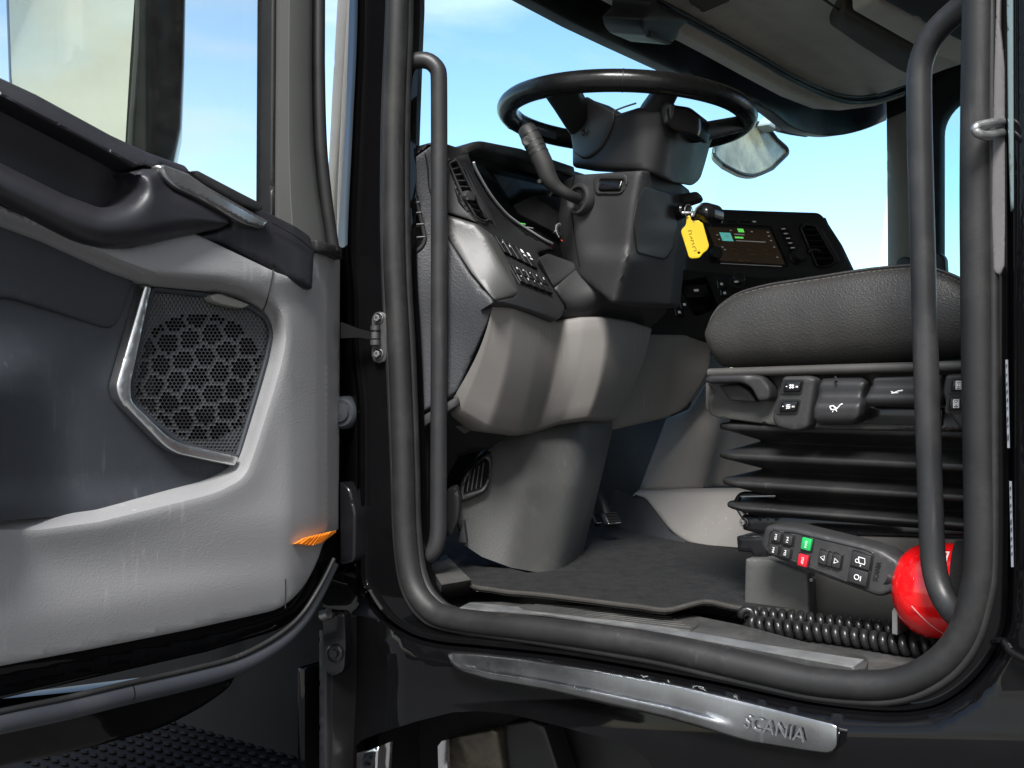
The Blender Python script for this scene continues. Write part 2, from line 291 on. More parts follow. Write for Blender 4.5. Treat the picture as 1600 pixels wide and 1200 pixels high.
# ---------------------------------------------------------------- mesh builder
WL = {}
def props(o, label=None, category=None, group=None, kind=None):
    for k, v in (('label', label), ('category', category), ('group', group), ('kind', kind)):
        if v: o[k] = v
def place(o, loc, parent):
    WL[o.name] = loc
    if parent is not None:
        o.parent = parent; o.location = loc - WL[parent.name]
    else: o.location = loc
def thing(name, loc, label, cat, group=None):
    o = bpy.data.objects.new(name, None); o.empty_display_size = 0.1; COL.objects.link(o); place(o, Vector(loc), None); props(o, label, cat, group); return o
class B:
    def __init__(s): s.v = []; s.f = []; s.fm = []; s.mats = []
    def mi(s, m):
        if m not in s.mats: s.mats.append(m)
        return s.mats.index(m)
    def add(s, vs_, fs, m):
        k = len(s.v); i = s.mi(m); s.v += [Vector(p) for p in vs_]
        for f in fs: s.f.append(tuple(a + k for a in f)); s.fm.append(i)
        return s
    def bm(s, bm, m):
        bm.verts.index_update(); return s.add([v.co.copy() for v in bm.verts], [tuple(v.index for v in f.verts) for f in bm.faces], m)
    # polygon front face with a depth, front edges bevelled
    def slab(s, pts, back, m, bev=0.0, seg=2):
        bm = bmesh.new(); pts = [Vector(p) for p in pts]; n = len(pts); back = Vector(back)
        nn = Vector((0, 0, 0))
        for i in range(n):
            a, b = pts[i], pts[(i + 1) % n]; nn += a.cross(b)
        if nn.dot(back) > 0: pts = pts[::-1]
        f = [bm.verts.new(p) for p in pts]; k = [bm.verts.new(p + back) for p in pts]
        top = bm.faces.new(f); bm.faces.new(k[::-1])
        for i in range(n): bm.faces.new((f[i], k[i], k[(i + 1) % n], f[(i + 1) % n]))
        if bev > 0: bmesh.ops.bevel(bm, geom=list(top.edges), offset=bev, segments=seg, affect='EDGES', profile=0.5, clamp_overlap=True)
        bmesh.ops.triangulate(bm, faces=[q for q in bm.faces if len(q.verts) > 4]); s.bm(bm, m); bm.free(); return s
    def box(s, c, size, ax, m, bev=0.0, seg=2):
        bm = bmesh.new(); bmesh.ops.create_cube(bm, size=1)
        M = Matrix((ax[0], ax[1], ax[2])).transposed()
        for v in bm.verts: v.co = Vector(c) + M @ Vector((v.co.x * size[0], v.co.y * size[1], v.co.z * size[2]))
        if bev > 0: bmesh.ops.bevel(bm, geom=list(bm.edges), offset=bev, segments=seg, affect='EDGES', profile=0.5, clamp_overlap=True)
        s.bm(bm, m); bm.free(); return s
    def loft(s, rows, m, cu=False, cv=False):        # rows of points -> quads
        k = len(rows); n = len(rows[0]); vs_ = [p for r in rows for p in r]; fs = []
        for i in range(k if cv else k - 1):
            for j in range(n if cu else n - 1):
                a, b = i % k, (i + 1) % k; c, d = j % n, (j + 1) % n; fs.append((a * n + c, a * n + d, b * n + d, b * n + c))
        return s.add(vs_, fs, m)
    def tube(s, pts, r, m, n=12, closed=False, caps=True, flat=None):
        P = [Vector(p) for p in pts]; k = len(P); rows = []
        t0 = (P[1] - P[0]).normalized(); nrm = Vector((0.31, 0.2, 0.93)); nrm = (nrm - t0 * nrm.dot(t0)).normalized()
        for i in range(k):
            a = P[(i - 1) % k] if closed or i > 0 else P[0]; b = P[(i + 1) % k] if closed or i < k - 1 else P[-1]
            t = (b - a).normalized(); nrm = (nrm - t * nrm.dot(t)).normalized(); bn = t.cross(nrm); rr = r(i / (k - 1)) if callable(r) else (r[i] if isinstance(r, (list, tuple)) else r)
            rows.append([P[i] + nrm * (rr * math.cos(2 * math.pi * j / n)) + bn * (rr * math.sin(2 * math.pi * j / n)) for j in range(n)])
        s.loft(rows, m, cu=True, cv=closed)
        if caps and not closed:
            s.add(rows[0], [tuple(range(n))[::-1]], m); s.add(rows[-1], [tuple(range(n))], m)
        return s
    def lathe(s, c, axis, prof, m, n=24):            # prof: list of (along, radius)
        ax = Vector(axis).normalized(); a = ax.orthogonal().normalized(); b = ax.cross(a)
        rows = [[Vector(c) + ax * h + (a * math.cos(2 * math.pi * j / n) + b * math.sin(2 * math.pi * j / n)) * max(r, 1e-5) for j in range(n)] for h, r in prof]
        return s.loft(rows, m, cu=True)
    # surface over a pixel outline, every point mapped to its own place; edge rolled back, skirt behind it
    def relief(s, outline, mapper, m, back, sp=14.0, holes=(), roll=0.0, rolld=0.0, thick=None, feat=()):
        back = Vector(back); thick = back.length if thick is None else thick; bdir = back.normalized()
        ol = dens(outline, sp); hs = [dens(h, sp) for h in holes]; loops = [ol] + hs
        P = []; E = []
        for lp in loops:
            k = len(P); P += lp; E += [(k + i, k + (i + 1) % len(lp)) for i in range(len(lp))]
        nb = len(P); allp = loops
        dmin = lambda p: min(dist(p, lp) for lp in allp)
        isin = lambda p: inside(p, ol) and not any(inside(p, h) for h in hs)
        if roll > 0:
            for lp in loops:
                n = len(lp)
                for i in range(n):
                    a, q, b = lp[i - 1], lp[i], lp[(i + 1) % n]; dx, dy = b[0] - a[0], b[1] - a[1]; l = math.hypot(dx, dy) or 1
                    for fr in (0.12, 0.42, 0.95):
                        for sg in (1, -1):
                            p = (q[0] - dy / l * roll * fr * sg, q[1] + dx / l * roll * fr * sg)
                            if isin(p) and abs(dmin(p) - roll * fr) < roll * 0.06: P.append(p)
        fpoly = []
        for pl, offs, cl in feat:
            pl = dens(pl, sp * 0.8, cl); n = len(pl); fpoly.append((pl, max(abs(q) for q in offs) + sp * 0.35, cl))
            for i in range(n):
                a, q, b = pl[i - 1] if (cl or i) else pl[i], pl[i], pl[(i + 1) % n] if (cl or i < n - 1) else pl[i]; dx, dy = b[0] - a[0], b[1] - a[1]; l = math.hypot(dx, dy) or 1
                for of in offs:
                    p = (q[0] - dy / l * of, q[1] + dx / l * of)
                    if isin(p) and dmin(p) > max(1.2, roll * 1.1) and abs(dist(p, pl, cl) - abs(of)) < 0.6 + abs(of) * 0.05: P.append(p)
        us = [p[0] for p in ol]; vs2 = [p[1] for p in ol]
        y = min(vs2) + sp * 0.5; odd = 0
        while y < max(vs2):
            x = min(us) + sp * (0.5 if odd else 0.0)
            while x < max(us):
                if isin((x, y)) and dmin((x, y)) > max(sp * 0.45, roll * 1.15) and all(dist((x, y), pl, cl) > lim for pl, lim, cl in fpoly): P.append((x, y))
                x += sp
            y += sp * 0.87; odd ^= 1
        r = geometry.delaunay_2d_cdt([Vector(p) for p in P], E, [], 1, 1e-4)
        VV, FF = r[0], r[2]; pts = []
        for q in VV:
            p = (q.x, q.y); w3 = mapper(q.x, q.y)
            if roll > 0:
                d = dmin(p)
                if d < roll: t = 1 - d / roll; w3 = w3 + bdir * (rolld * (1 - math.sqrt(max(0, 1 - t * t))))
            pts.append(w3)
        fs = []
        for f in FF:
            c = (sum(VV[i].x for i in f) / len(f), sum(VV[i].y for i in f) / len(f))
            if not isin(c): continue
            a, b, d = pts[f[0]], pts[f[1]], pts[f[2]]
            if (b - a).cross(d - a).dot(CAM - a) < 0: f = list(f)[::-1]
            fs.append(tuple(f))
        ec = {}
        for f in fs:
            for i in range(len(f)): e = (f[i], f[(i + 1) % len(f)]); ec[e] = 1
        bd = [e for e in ec if (e[1], e[0]) not in ec]
        k = len(pts); idx = {}
        for e in bd:
            for a in e:
                if a not in idx: idx[a] = len(pts); pts.append(pts[a] + bdir * thick)
        fs += [(e[1], e[0], idx[e[0]], idx[e[1]]) for e in bd]
        return s.add(pts, fs, m)
    def text(s, body, o, xd, yd, size, m, depth=0.0005, fit=None, lift=0.0006):
        cu = bpy.data.curves.new('lettering', 'FONT'); cu.body = body; cu.size = 1; cu.extrude = 0; cu.resolution_u = 3
        ob = bpy.data.objects.new('lettering', cu); COL.objects.link(ob); bpy.context.view_layer.update()
        me = ob.evaluated_get(bpy.context.evaluated_depsgraph_get()).to_mesh()
        xd = Vector(xd).normalized(); yd = Vector(yd).normalized(); nn = xd.cross(yd).normalized()
        if nn.dot(CAM - Vector(o)) < 0: nn = -nn
        vv = [v.co.copy() for v in me.vertices]; ff = [tuple(p.vertices) for p in me.polygons]; ed = {}
        x0 = min(v.x for v in vv); x1 = max(v.x for v in vv); y0 = min(v.y for v in vv); y1 = max(v.y for v in vv)
        sx = size / (y1 - y0); sy = sx
        if fit: sx = fit / (x1 - x0)
        top = [Vector(o) + xd * ((v.x - x0) * sx) + yd * ((v.y - y0) * sy) + nn * (lift + depth) for v in vv]
        low = [p - nn * (depth + lift) for p in top]; n = len(top)
        for f in ff:
            for i in range(len(f)): ed[(f[i], f[(i + 1) % len(f)])] = 1
        sides = [(a, b, b + n, a + n) for (a, b) in ed if (b, a) not in ed]
        s.add(top + low, ff + sides, m); bpy.data.objects.remove(ob); return s
    def build(s, name, parent=None, ang=38, label=None, cat=None, group=None, kind=None, merge=False, loc=None):
        me = bpy.data.meshes.new(name)
        lo = Vector([min(v[i] for v in s.v) for i in range(3)]); hi = Vector([max(v[i] for v in s.v) for i in range(3)])
        c = Vector(loc) if loc is not None else (lo + hi) / 2
        me.from_pydata([v - c for v in s.v], [], s.f)
        for m in s.mats: me.materials.append(m)
        me.polygons.foreach_set('material_index', s.fm); me.polygons.foreach_set('use_smooth', [True] * len(s.f))
        if merge:
            bm = bmesh.new(); bm.from_mesh(me); bmesh.ops.remove_doubles(bm, verts=bm.verts, dist=1e-5); bm.to_mesh(me); bm.free()
        me.update(); me.set_sharp_from_angle(angle=math.radians(ang))
        o = bpy.data.objects.new(name, me); COL.objects.link(o); place(o, c, parent); props(o, label, cat, group, kind); return o
def copyto(o, parent, delta):                        # another part sharing the mesh
    c = o.copy(); COL.objects.link(c); place(c, WL[o.name] + Vector(delta), parent); return c
def frame(a, b, c):                                  # axes from three points: x along a->b, y along a->c made square, z out
    x = (b - a).normalized(); n = x.cross(c - a).normalized()
    if n.dot(CAM - a) < 0: n = -n
    y = n.cross(x).normalized()
    if y.dot(c - a) < 0: y = -y
    return x, y, n
Y1 = Vector((0, 1, 0)); X1 = Vector((1, 0, 0)); Z1 = Vector((0, 0, 1))
# ================================================================ ground and truck body
b = B()
rows = [[Vector((x, y, GROUND_Z)) for x in (-900, -60, -12, -4, 0, 4, 12, 60, 900)] for y in (-900, -60, -12, -4, 0, 4, 12, 60, 900)]
b.loft(rows, ASPH).build('ground', kind='structure')

truck = thing('truck', (-0.7, 1.1, GROUND_Z), 'black lorry cab with its driver door open, seen from beside the step', 'truck')

# ---- painted shell round the door opening
SEAL = [(618, -420), (620, -200), (621, 0), (615, 200), (616, 400), (624, 560), (630, 720), (633, 830), (643, 905), (668, 948), (712, 968), (850, 985), (1025, 1011), (1180, 1046), (1285, 1067), (1390, 1070), (1460, 1042), (1505, 992), (1527, 920), (1533, 850), (1529, 600), (1526, 300), (1530, 0), (1534, -200), (1536, -420)]
sealp = [(p.x, p.y) for p in crom([(a, c, 0) for a, c in SEAL], 5)]
BEAD = [(566, -420), (564, 0), (556, 200), (548, 380), (553, 460), (555, 560), (563, 650), (564, 890), (576, 925), (602, 962), (642, 990), (690, 1003), (760, 1010), (900, 1026), (1100, 1062), (1280, 1100), (1420, 1110), (1500, 1080), (1560, 1005), (1575, 900), (1575, 500), (1572, -420)]
beadp = [(p.x, p.y) for p in crom([(a, c, 0) for a, c in BEAD], 9)]
def bodymap(u, v):
    d = sdist((u, v), beadp); y = -0.004
    if d < 0:
        if v < 895 and u < 700:                     # front corner turns away forwards
            y += 0.10 * sm(-d, 2, 70) - 0.012 * sm(-d, 0, 6) * (1 - sm(-d, 6, 16))
        else:
            k = sm(-d, 0, 16); side = sm(u, 540, 600)
            y += -0.028 * k - 0.012 * sm(v, 1060, 1180)
            if u < 640: y += 0.10 * (1 - sm(u, 500, 640)) * sm(v, 895, 960)
    else:
        y -= 0.010 * (1 - sm(d, 0, 9))
    return S(u, v, y)
body_out = [(548, -420), (546, 0), (540, 200), (528, 372), (500, 390), (500, 895), (506, 960), (512, 1010), (505, 1300), (557, 1300), (556, 1166), (566, 1156), (592, 1146), (651, 1127), (707, 1113), (747, 1111), (800, 1116), (880, 1136), (983, 1164), (1014, 1190), (1040, 1240), (1060, 1320), (1760, 1320), (1760, -420), (1560, -420)]
b = B()
b.relief(body_out, bodymap, PAINT, (0.0, 0.05, 0), sp=13, holes=[sealp], feat=[(beadp, (-19, -16, -13, -10, -7, -4, -1, 2, 5, 8, 11), True)])
body = b.build('body', truck, ang=50)
# step recess behind the arch: dark well with a back wall and floor
b = B()
b.box((-0.55, 0.19, -0.72), (1.5, 0.02, 0.72), (X1, Y1, Z1), BODYBLK)
b.box((-0.55, 0.09, -1.10), (1.5, 0.22, 0.02), (X1, Y1, Z1), BODYBLK)
b.box((-1.23, 0.09, -0.75), (0.02, 0.22, 0.75), (X1, Y1, Z1), BODYBLK)
b.build('step_well', truck)
b = B(); b.relief(fil([(684, 1162, 10), (695, 1155, 8), (768, 1140, 8), (776, 1146, 6), (790, 1230), (686, 1240)]), lambda u, v: S(u, v, 0.10 + (v - 1140) * 0.0004), DUSTYM, (0, 0.03, 0), sp=12, roll=5, rolld=0.006); st = b.build('step_lamp', truck)
b = B(); b.relief([(684, 1166), (690, 1158), (698, 1156), (700, 1235), (686, 1240)], lambda u, v: S(u, v, 0.092), CHROME, (0, 0.006, 0), sp=10); b.build('lamp_rim', st)
b = B(); b.relief([(785, 1133), (830, 1125), (850, 1135), (880, 1230), (800, 1235)], lambda u, v: S(u, v, 0.12), BODYBLK, (0, 0.04, 0), sp=12, roll=4, rolld=0.004); b.build('step_bracket', truck)
b = B(); b.relief([(556, 1177), (590, 1167), (586, 1250), (553, 1255)], lambda u, v: S(u, v, 0.01), CHROME, (0, 0.03, 0), sp=8, roll=3, rolld=0.003); b.build('corner_chrome', truck)
b = B(); b.box((0.445, -0.010, 0.15), (1.21, 0.05, 2.3), (X1, Y1, Z1), PAINT, 0.012); b.build('sleeper_panel', truck)
# side of the roof above the opening
b = B(); b.box((-0.62, -0.005, 1.15), (1.5, 0.06, 0.52), (X1, Y1, Z1), PAINT, 0.01); b.build('door_header', truck)
# ---- weather strip round the opening
b = B(); pts = [S(u, v, 0.0) for u, v in sealp]
b.tube(pts, 0.0168, RUBBER, n=16); b.tube([p + Vector((0, 0.013, 0)) + (Vector((-0.55, 0.5, 0.1)) - p).normalized() * 0.008 for p in pts], 0.0085, RUBBER, n=10)
dsl = b.build('door_seal', truck, ang=60)
b = B()
lip = [p + Vector((0, -0.004, 0)) - (Vector((-0.62, 0, 0.1)) - p).normalized() * 0.017 for p in pts]
b.tube(lip, 0.0055, RUBBER, n=8); b.build('seal_lip', truck, ang=60)
# ---- aluminium step trim with raised lettering
trim_o = fil([(700, 1024, 4), (706, 1020, 3), (797, 1027), (930, 1047), (1060, 1070), (1200, 1105), (1309, 1133, 4), (1313, 1142, 4), (1306, 1168, 5), (1296, 1176, 8), (1173, 1160), (1040, 1120), (850, 1077), (762, 1064), (724, 1050, 8), (706, 1038, 6)])
ridge = [(700, 1012), (716, 1020), (731, 1027), (745, 1040), (815, 1058), (930, 1078), (1060, 1098), (1170, 1126), (1320, 1158)]
def trimap(u, v):
    d = v - interp(u, ridge)
    return S(u, v, interp(d, [(-60, -0.0455), (-4, -0.0475), (4, -0.0475 - 0.006 * (1 - sm(u, 1110, 1150))), (9, -0.0475 - 0.006 * (1 - sm(u, 1110, 1150))), (14, -0.0475 - 0.004 * (1 - sm(u, 1110, 1150))), (60, -0.044)]))
tt = [(700, 1022), (706, 1020.5), (740, 1021.5), (797, 1027), (930, 1047), (1060, 1071), (1200, 1105), (1300, 1130), (1308, 1134), (1312, 1142)]
tb2 = [(700, 1024), (703, 1034), (708, 1041), (724, 1050), (762, 1063), (850, 1078), (930, 1096), (1040, 1121), (1173, 1159), (1260, 1173), (1290, 1177), (1300, 1175), (1307, 1168), (1312, 1146)]
b = B(); rows = []; us_ = [700, 701.5, 703.5, 706, 710, 716] + list(range(724, 1296, 9)) + [1300, 1304, 1307, 1309.5, 1311, 1312]
for u in us_:
    vt, vb = interp(u, tt), interp(u, tb2); f = (1 - sm(u, 1105, 1150)) * sm(u, 716, 750); hh = vb - vt; ed = min(sm(u, 700, 708), 1 - sm(u, 1306, 1312)); r_ = []
    r_.append(S(u, vt - 1, -0.020)); r_.append(S(u, vt - .4, -0.0520))
    for t, y in ((0.0, -.0455), (0.03, -.0470), (0.10, -.0478), (0.50, -.0486), (0.60, -.0490), (0.66, -.0490 - .0030 * f), (0.70, -.0490 - .0046 * f), (0.77, -.0490 - .0050 * f), (0.82, -.0488 - .0044 * f), (0.90, -.0482 - .0030 * f), (0.96, -.0474 - .002 * f), (1.0, -.0450)): r_.append(S(u, vt + hh * t, y - .009 + .006 * (1 - ed)))
    r_.append(S(u, vb + .4, -0.0515)); r_.append(S(u, vb + 1, -0.020)); rows.append(r_)
b.loft(rows, TRIMALU)
def trimap(u, v): return S(u, v, -0.0578)
trim = b.build('step_trim', truck, ang=55)
tp = Plane.of(trimap(1163, 1136), trimap(1257, 1160), trimap(1163, 1114)); T0, T1, T2 = tp.at(1162, 1136, .0030), tp.at(1258, 1160, .0030), tp.at(1165, 1112, .0030)
tb = B(); tb.text('SCANIA', T0, T1 - T0, T2 - T0, 0.0150, EMBOSS, depth=0.0020, fit=(T1 - T0).length, lift=0.0008)
tb.build('lettering', trim)

# ---- front corner: pale strips painted as a reflection in the gloss panel, rubber strips
def strip(name, cen, wpx, y, m, parent, depth=0.02, roll=3):
    l = [(u - w_ / 2, v) for (u, v), w_ in zip(cen, wpx)]; r = [(u + w_ / 2, v) for (u, v), w_ in zip(cen, wpx)]
    b = B(); b.relief(l + r[::-1], lambda u, v: S(u, v, y), m, (0, depth, 0), sp=12, roll=roll, rolld=px(roll, 1.7)); return b.build(name, parent)
strip('corner_reflection', [(540, -420), (534, 0), (525, 150), (517, 280), (513, 395)], [18, 16, 15, 12, 10], 0.07, BEIGE, truck)
strip('reflection_edge', [(551, -420), (546, 0), (537, 150), (530, 300), (528, 420)], [9, 8, 8, 8, 8], 0.06, BEIGE, truck)
strip('corner_rubber', [(561, -420), (556, 0), (548, 150), (541, 300), (538, 400)], [8, 8, 8, 7, 8], 0.05, GLOSSBLK, truck)

# ---- hinge side: door check bracket, arm, buffer, lower hinge
def bolt(c, n, r, parent, m=STEEL):
    b = B(); b.lathe(c, n, [(0, r * 1.5), (0.0025, r * 1.5), (0.003, r * 1.4)], m, 20); b.lathe(c, n, [(0.003, r), (0.008, r), (0.0088, r * 0.85), (0.0088, r * 0.5), (0.005, r * 0.45), (0.005, 0)], m, 6); return b.build('bolt', parent, ang=25)
hb = Plane.of(S(575, 500, -0.012), S(604, 500, -0.004), S(575, 570, -0.012))
b = B(); b.slab([hb.at(u, v, 0.008) for u, v in fil([(581, 487, 12), (604, 487, 12), (604, 567, 12), (581, 567, 12)])], -hb.n * 0.012, CAST, 0.002)
brk = b.build('check_bracket', truck)
for v in (497, 553): bolt(hb.at(592, v, 0.008), hb.n, 0.0052, brk)
b = B(); kc = hb.at(585, 512, 0.018)
for v0, v1, r in ((509, 516, 0.0068), (516, 519, 0.0045), (519, 529, 0.0066), (529, 531, 0.0045), (531, 539, 0.0070)):
    b.lathe(hb.at(586, v0, 0.016), (0, 0, -1), [(0, 0), (0, r), (px(v1 - v0, 1.6), r), (px(v1 - v0, 1.6), 0)], CAST, 18)
b.build('hinge_pin', brk, ang=30)
b = B(); a0, a1 = hb.at(588, 526, 0.015), S(533, 518, -0.05)
b.loft([[a0 + Z1 * h + Vector((0.003, -0.004, 0)) * s_ for h, s_ in ((0.005, 1), (0.005, -1), (-0.005, -1), (-0.005, 1))], [a0.lerp(a1, 0.5) + Z1 * (h + 0.001) + Vector((0.002, -0.003, 0)) * s_ for h, s_ in ((0.007, 1), (0.007, -1), (-0.006, -1), (-0.006, 1))], [a1 + Z1 * (h + 0.002) + Vector((0.002, -0.003, 0)) * s_ for h, s_ in ((0.012, 1), (0.012, -1), (-0.012, -1), (-0.012, 1))]], TREADBLK, cu=True)
b.build('check_arm', truck)
b = B(); c0 = S(535, 645, -0.02); b.lathe(c0, (0.35, -0.93, 0), [(-0.03, 0.025), (0, 0.0250), (0.005, 0.023), (0.008, 0.020), (0.008, 0.015), (0.012, 0.013), (0.013, 0)], RUBBLUE, 28); b.build('door_buffer', truck)
hp = Plane.of(S(500, 950, -0.03), S(546, 950, -0.015), S(500, 1050, -0.03))
b = B(); b.slab([hp.at(u, v, 0.006) for u, v in fil([(503, 957, 4), (538, 957, 8), (540, 1010, 6), (537, 1052, 10), (510, 1056, 8), (506, 1010, 4)])], -hp.n * 0.02, GLOSSBLK, 0.002)
hinge = b.build('lower_hinge', truck)
b = B(); b.lathe(hp.at(524, 1020, 0.006), hp.n, [(0, 0.0135), (0.004, 0.0135), (0.005, 0.011), (0.003, 0.010), (0.003, 0.007), (0.007, 0.006), (0.007, 0)], GLOSSBLK, 24); b.build('bolt', hinge)
b = B(); b.tube([hp.at(503, 962, 0.010), hp.at(514, 958, 0.012)], 0.008, STEEL, n=14); b.build('hinge_pin', hinge)
b = B(); b.relief(fil([(529, 752, 4), (545, 762, 12), (554, 800, 12), (553, 880, 12), (530, 884, 4)]), lambda u, v: S(u, v, -0.03), GLOSSBLK, (0, 0.02, 0), sp=8, roll=4, rolld=0.005); b.build('upper_hinge', truck)
b = B(); b.relief([(497, 985), (508, 985), (510, 1300), (497, 1300)], lambda u, v: S(u, v, -0.03), BODYBLK, (0, 0.03, 0), sp=10, roll=4, rolld=0.004); b.build('corner_strip', truck)

# ---- rear pillar of the opening: striker, carpet edge, greenish and grey strips painted as reflections in the black paint, stickers
b = B(); b.relief([(1556, -420), (1556, 0), (1553, 110), (1551, 200), (1549, 330), (1552, 425), (1562, 430), (1569, 415), (1571, 330), (1571, 110), (1562, 40), (1570, -420)], lambda u, v: S(u, v, -0.010), mat('pillar_vinyl', (0.105, 0.10, 0.10), 0.7, grain=('n', 90, 0.5, 0.001)), (0, 0.02, 0), sp=6, roll=2, rolld=0.002); b.build('pillar_cover', truck)
b = B(); b.relief([(1572, -420), (1572, 0), (1574, 200), (1578, 330), (1586, 326), (1590, 320), (1588, 0), (1588, -420)], lambda u, v: S(u, v, -0.022), mat('green_reflection', (0.10, 0.14, 0.14), 0.08, coat=1.0), (0, 0.015, 0), sp=10, roll=3, rolld=0.003); b.build('pillar_reflection', truck)
b = B(); b.relief([(1591, -420), (1591, 330), (1640, 330), (1640, -420)], lambda u, v: S(u, v, -0.020), mat('grey_reflection', (0.28, 0.27, 0.29), 0.3, coat=0.4), (0, 0.02, 0), sp=14); b.build('side_reflection', truck)
b = B()
s0, s1, s2 = S(1566, 190, -0.012), S(1527, 199, -0.045), S(1566, 208, -0.012)
b.tube(crom([s0, S(1540, 194, -0.035), S(1526, 198, -0.046), S(1524, 203, -0.047), S(1530, 209, -0.045), S(1542, 212, -0.035), S(1566, 208, -0.012)], 5), 0.0048, STEEL, n=12); b.build('door_striker', truck)
for i, (v0, v1, u0) in enumerate(((562, 700, 1570), (752, 886, 1576))):
    b = B(); b.relief([(u0 + 1, v0), (u0 + 4.5, v0), (u0 + 7.5, v1), (u0 + 4, v1)], lambda u, v: S(u, v, -0.024), STICK, (0, 0.002, 0), sp=12)
    for k in range(9):
        vv = v0 + 8 + k * (v1 - v0 - 16) / 9 + random.uniform(-2, 2); hh = random.uniform(2, 9); b.relief([(u0 + 2 + k * 0.3, vv), (u0 + 3.4 + k * 0.3, vv), (u0 + 3.4 + k * 0.3, vv + hh), (u0 + 2 + k * 0.3, vv + hh)], lambda u, v: S(u, v, -0.0255), DARKS, (0, 0.001, 0), sp=12)
    b.build('sticker', truck)
b = B(); b.tube(crom([S(1552, 1003, -0.02), S(1568, 1002, -0.034), S(1580, 1018, -0.04), S(1605, 1032, -0.045), S(1640, 1050, -0.05)], 5), 0.004, PAINT, n=8); b.build('sill_seam', truck)

# ---- grab rails
def resamp(pts, n, it=4):
    L_ = [0]
    for p, q in zip(pts, pts[1:]): L_.append(L_[-1] + (q - p).length)
    o = []; j = 0
    for i in range(n):
        d = L_[-1] * i / (n - 1)
        while j < len(L_) - 2 and L_[j + 1] < d: j += 1
        o.append(pts[j].lerp(pts[j + 1], (d - L_[j]) / max(1e-9, L_[j + 1] - L_[j])))
    for _ in range(it): o = [o[0]] + [(a + b_ * 2 + c) / 4 for a, b_, c in zip(o, o[1:], o[2:])] + [o[-1]]
    return o
b = B(); b.tube(resamp(crom([S(636, 98, 0.035), S(648, 95, 0.038), S(664, 92, 0.045), S(677, 97, 0.050), S(684, 112, 0.053), S(686, 140, 0.054), S(686, 480, 0.054), S(685, 780, 0.054), S(684, 840, 0.053), S(678, 862, 0.050), S(664, 873, 0.045), S(646, 872, 0.04)], 7), 110), 0.0125, POWDER, n=18); b.build('front_grab_rail', truck, ang=80)
b = B(); b.tube(resamp(crom([S(1535, -12, 0.03), S(1510, 6, 0.04), S(1480, 30, 0.05), S(1455, 58, 0.056), S(1440, 92, 0.06), S(1436, 140, 0.06), S(1442, 400, 0.06), S(1451, 700, 0.06), S(1457, 860, 0.06), S(1463, 905, 0.058), S(1478, 942, 0.05), S(1502, 968, 0.035), S(1515, 976, 0.02)], 8), 120), 0.0138, POWDER, n=20); b.build('rear_grab_rail', truck, ang=80)

# ================================================================ door
DP = Plane((-1.1455, -0.08, 0), (0.998, -0.066, 0)); Dn = DP.n; D = DP.at
def dm(h): return (lambda u, v: D(u, v, h(u, v))) if callable(h) else DP.map(h)
# painted shell with the black lower edge
b = B()
b.relief(fil([(546, 826), (532, 866), (518, 896, 20), (492, 945, 40), (452, 985, 40), (330, 1022), (200, 1052), (0, 1098), (-620, 1240), (-620, 1120), (0, 1000), (150, 972), (300, 942), (430, 910), (470, 880, 10), (496, 840), (505, 815), (520, 805)]), dm(lambda u, v: -0.034 - 0.03 * sm(u, 470, 530) * sm(900 - v, -20, 60) - 0.012 * sm(v, 1045 - 0.2 * u, 1075 - 0.2 * u)), PAINT, -Dn * 0.05, sp=13, roll=12, rolld=0.02)
b.slab([D(u, v, -0.130) for u, v in [(534, 392), (530, 850), (440, 960), (0, 1060), (-620, 1200), (-620, -20), (0, 200), (300, 330)]], -Dn * 0.02, PAINT)
b.relief([(522, 395), (538, 400), (537, 830), (520, 830)], dm(-0.095), PAINT, -Dn * 0.04, sp=20)
door = b.build('door', truck, ang=50)
# outer skin hanging lower than the seal
b = B()
b.relief(fil([(380, 1050), (362, 1078, 10), (325, 1105, 30), (260, 1140, 30), (150, 1170), (0, 1203), (-620, 1330), (-620, 1180), (0, 1100)]), dm(lambda u, v: -0.075 - 0.02 * sm(v + 0.2 * u, 1120, 1200)), PAINT, -Dn * 0.03, sp=22, roll=12, rolld=0.012)
b.build('outer_skin', door, ang=50)
b = B()
sl = crom([(-620, 1262, 16), (-300, 1195, 16), (0, 1128, 15.5), (100, 1107, 15), (200, 1083, 14.5), (300, 1060, 14), (370, 1040, 13), (430, 1008, 12), (470, 972, 10), (500, 925, 8), (522, 880, 7)], 6)
b.tube([D(p.x, p.y, -0.028) for p in sl], lambda t: lerp(0.0140, 0.0075, sm(t, 0.5, 1)), RUBBLUE, n=14)
ls_ = b.build('lower_seal', door, ang=60)
jp = D(201, 1082, -0.028); b = B(); b.lathe(jp, D(260, 1070, -0.028) - jp, [(-.0006, .012), (-.0006, .0143), (.0006, .0143), (.0006, .012)], TREADBLK, 20); b.build('seal_joint', ls_)
b = B(); b.tube([D(p.x, p.y - p.z * 1.05, -0.020) for p in sl], 0.0035, RUBBER, n=8); b.build('seal_lip', door, ang=60)
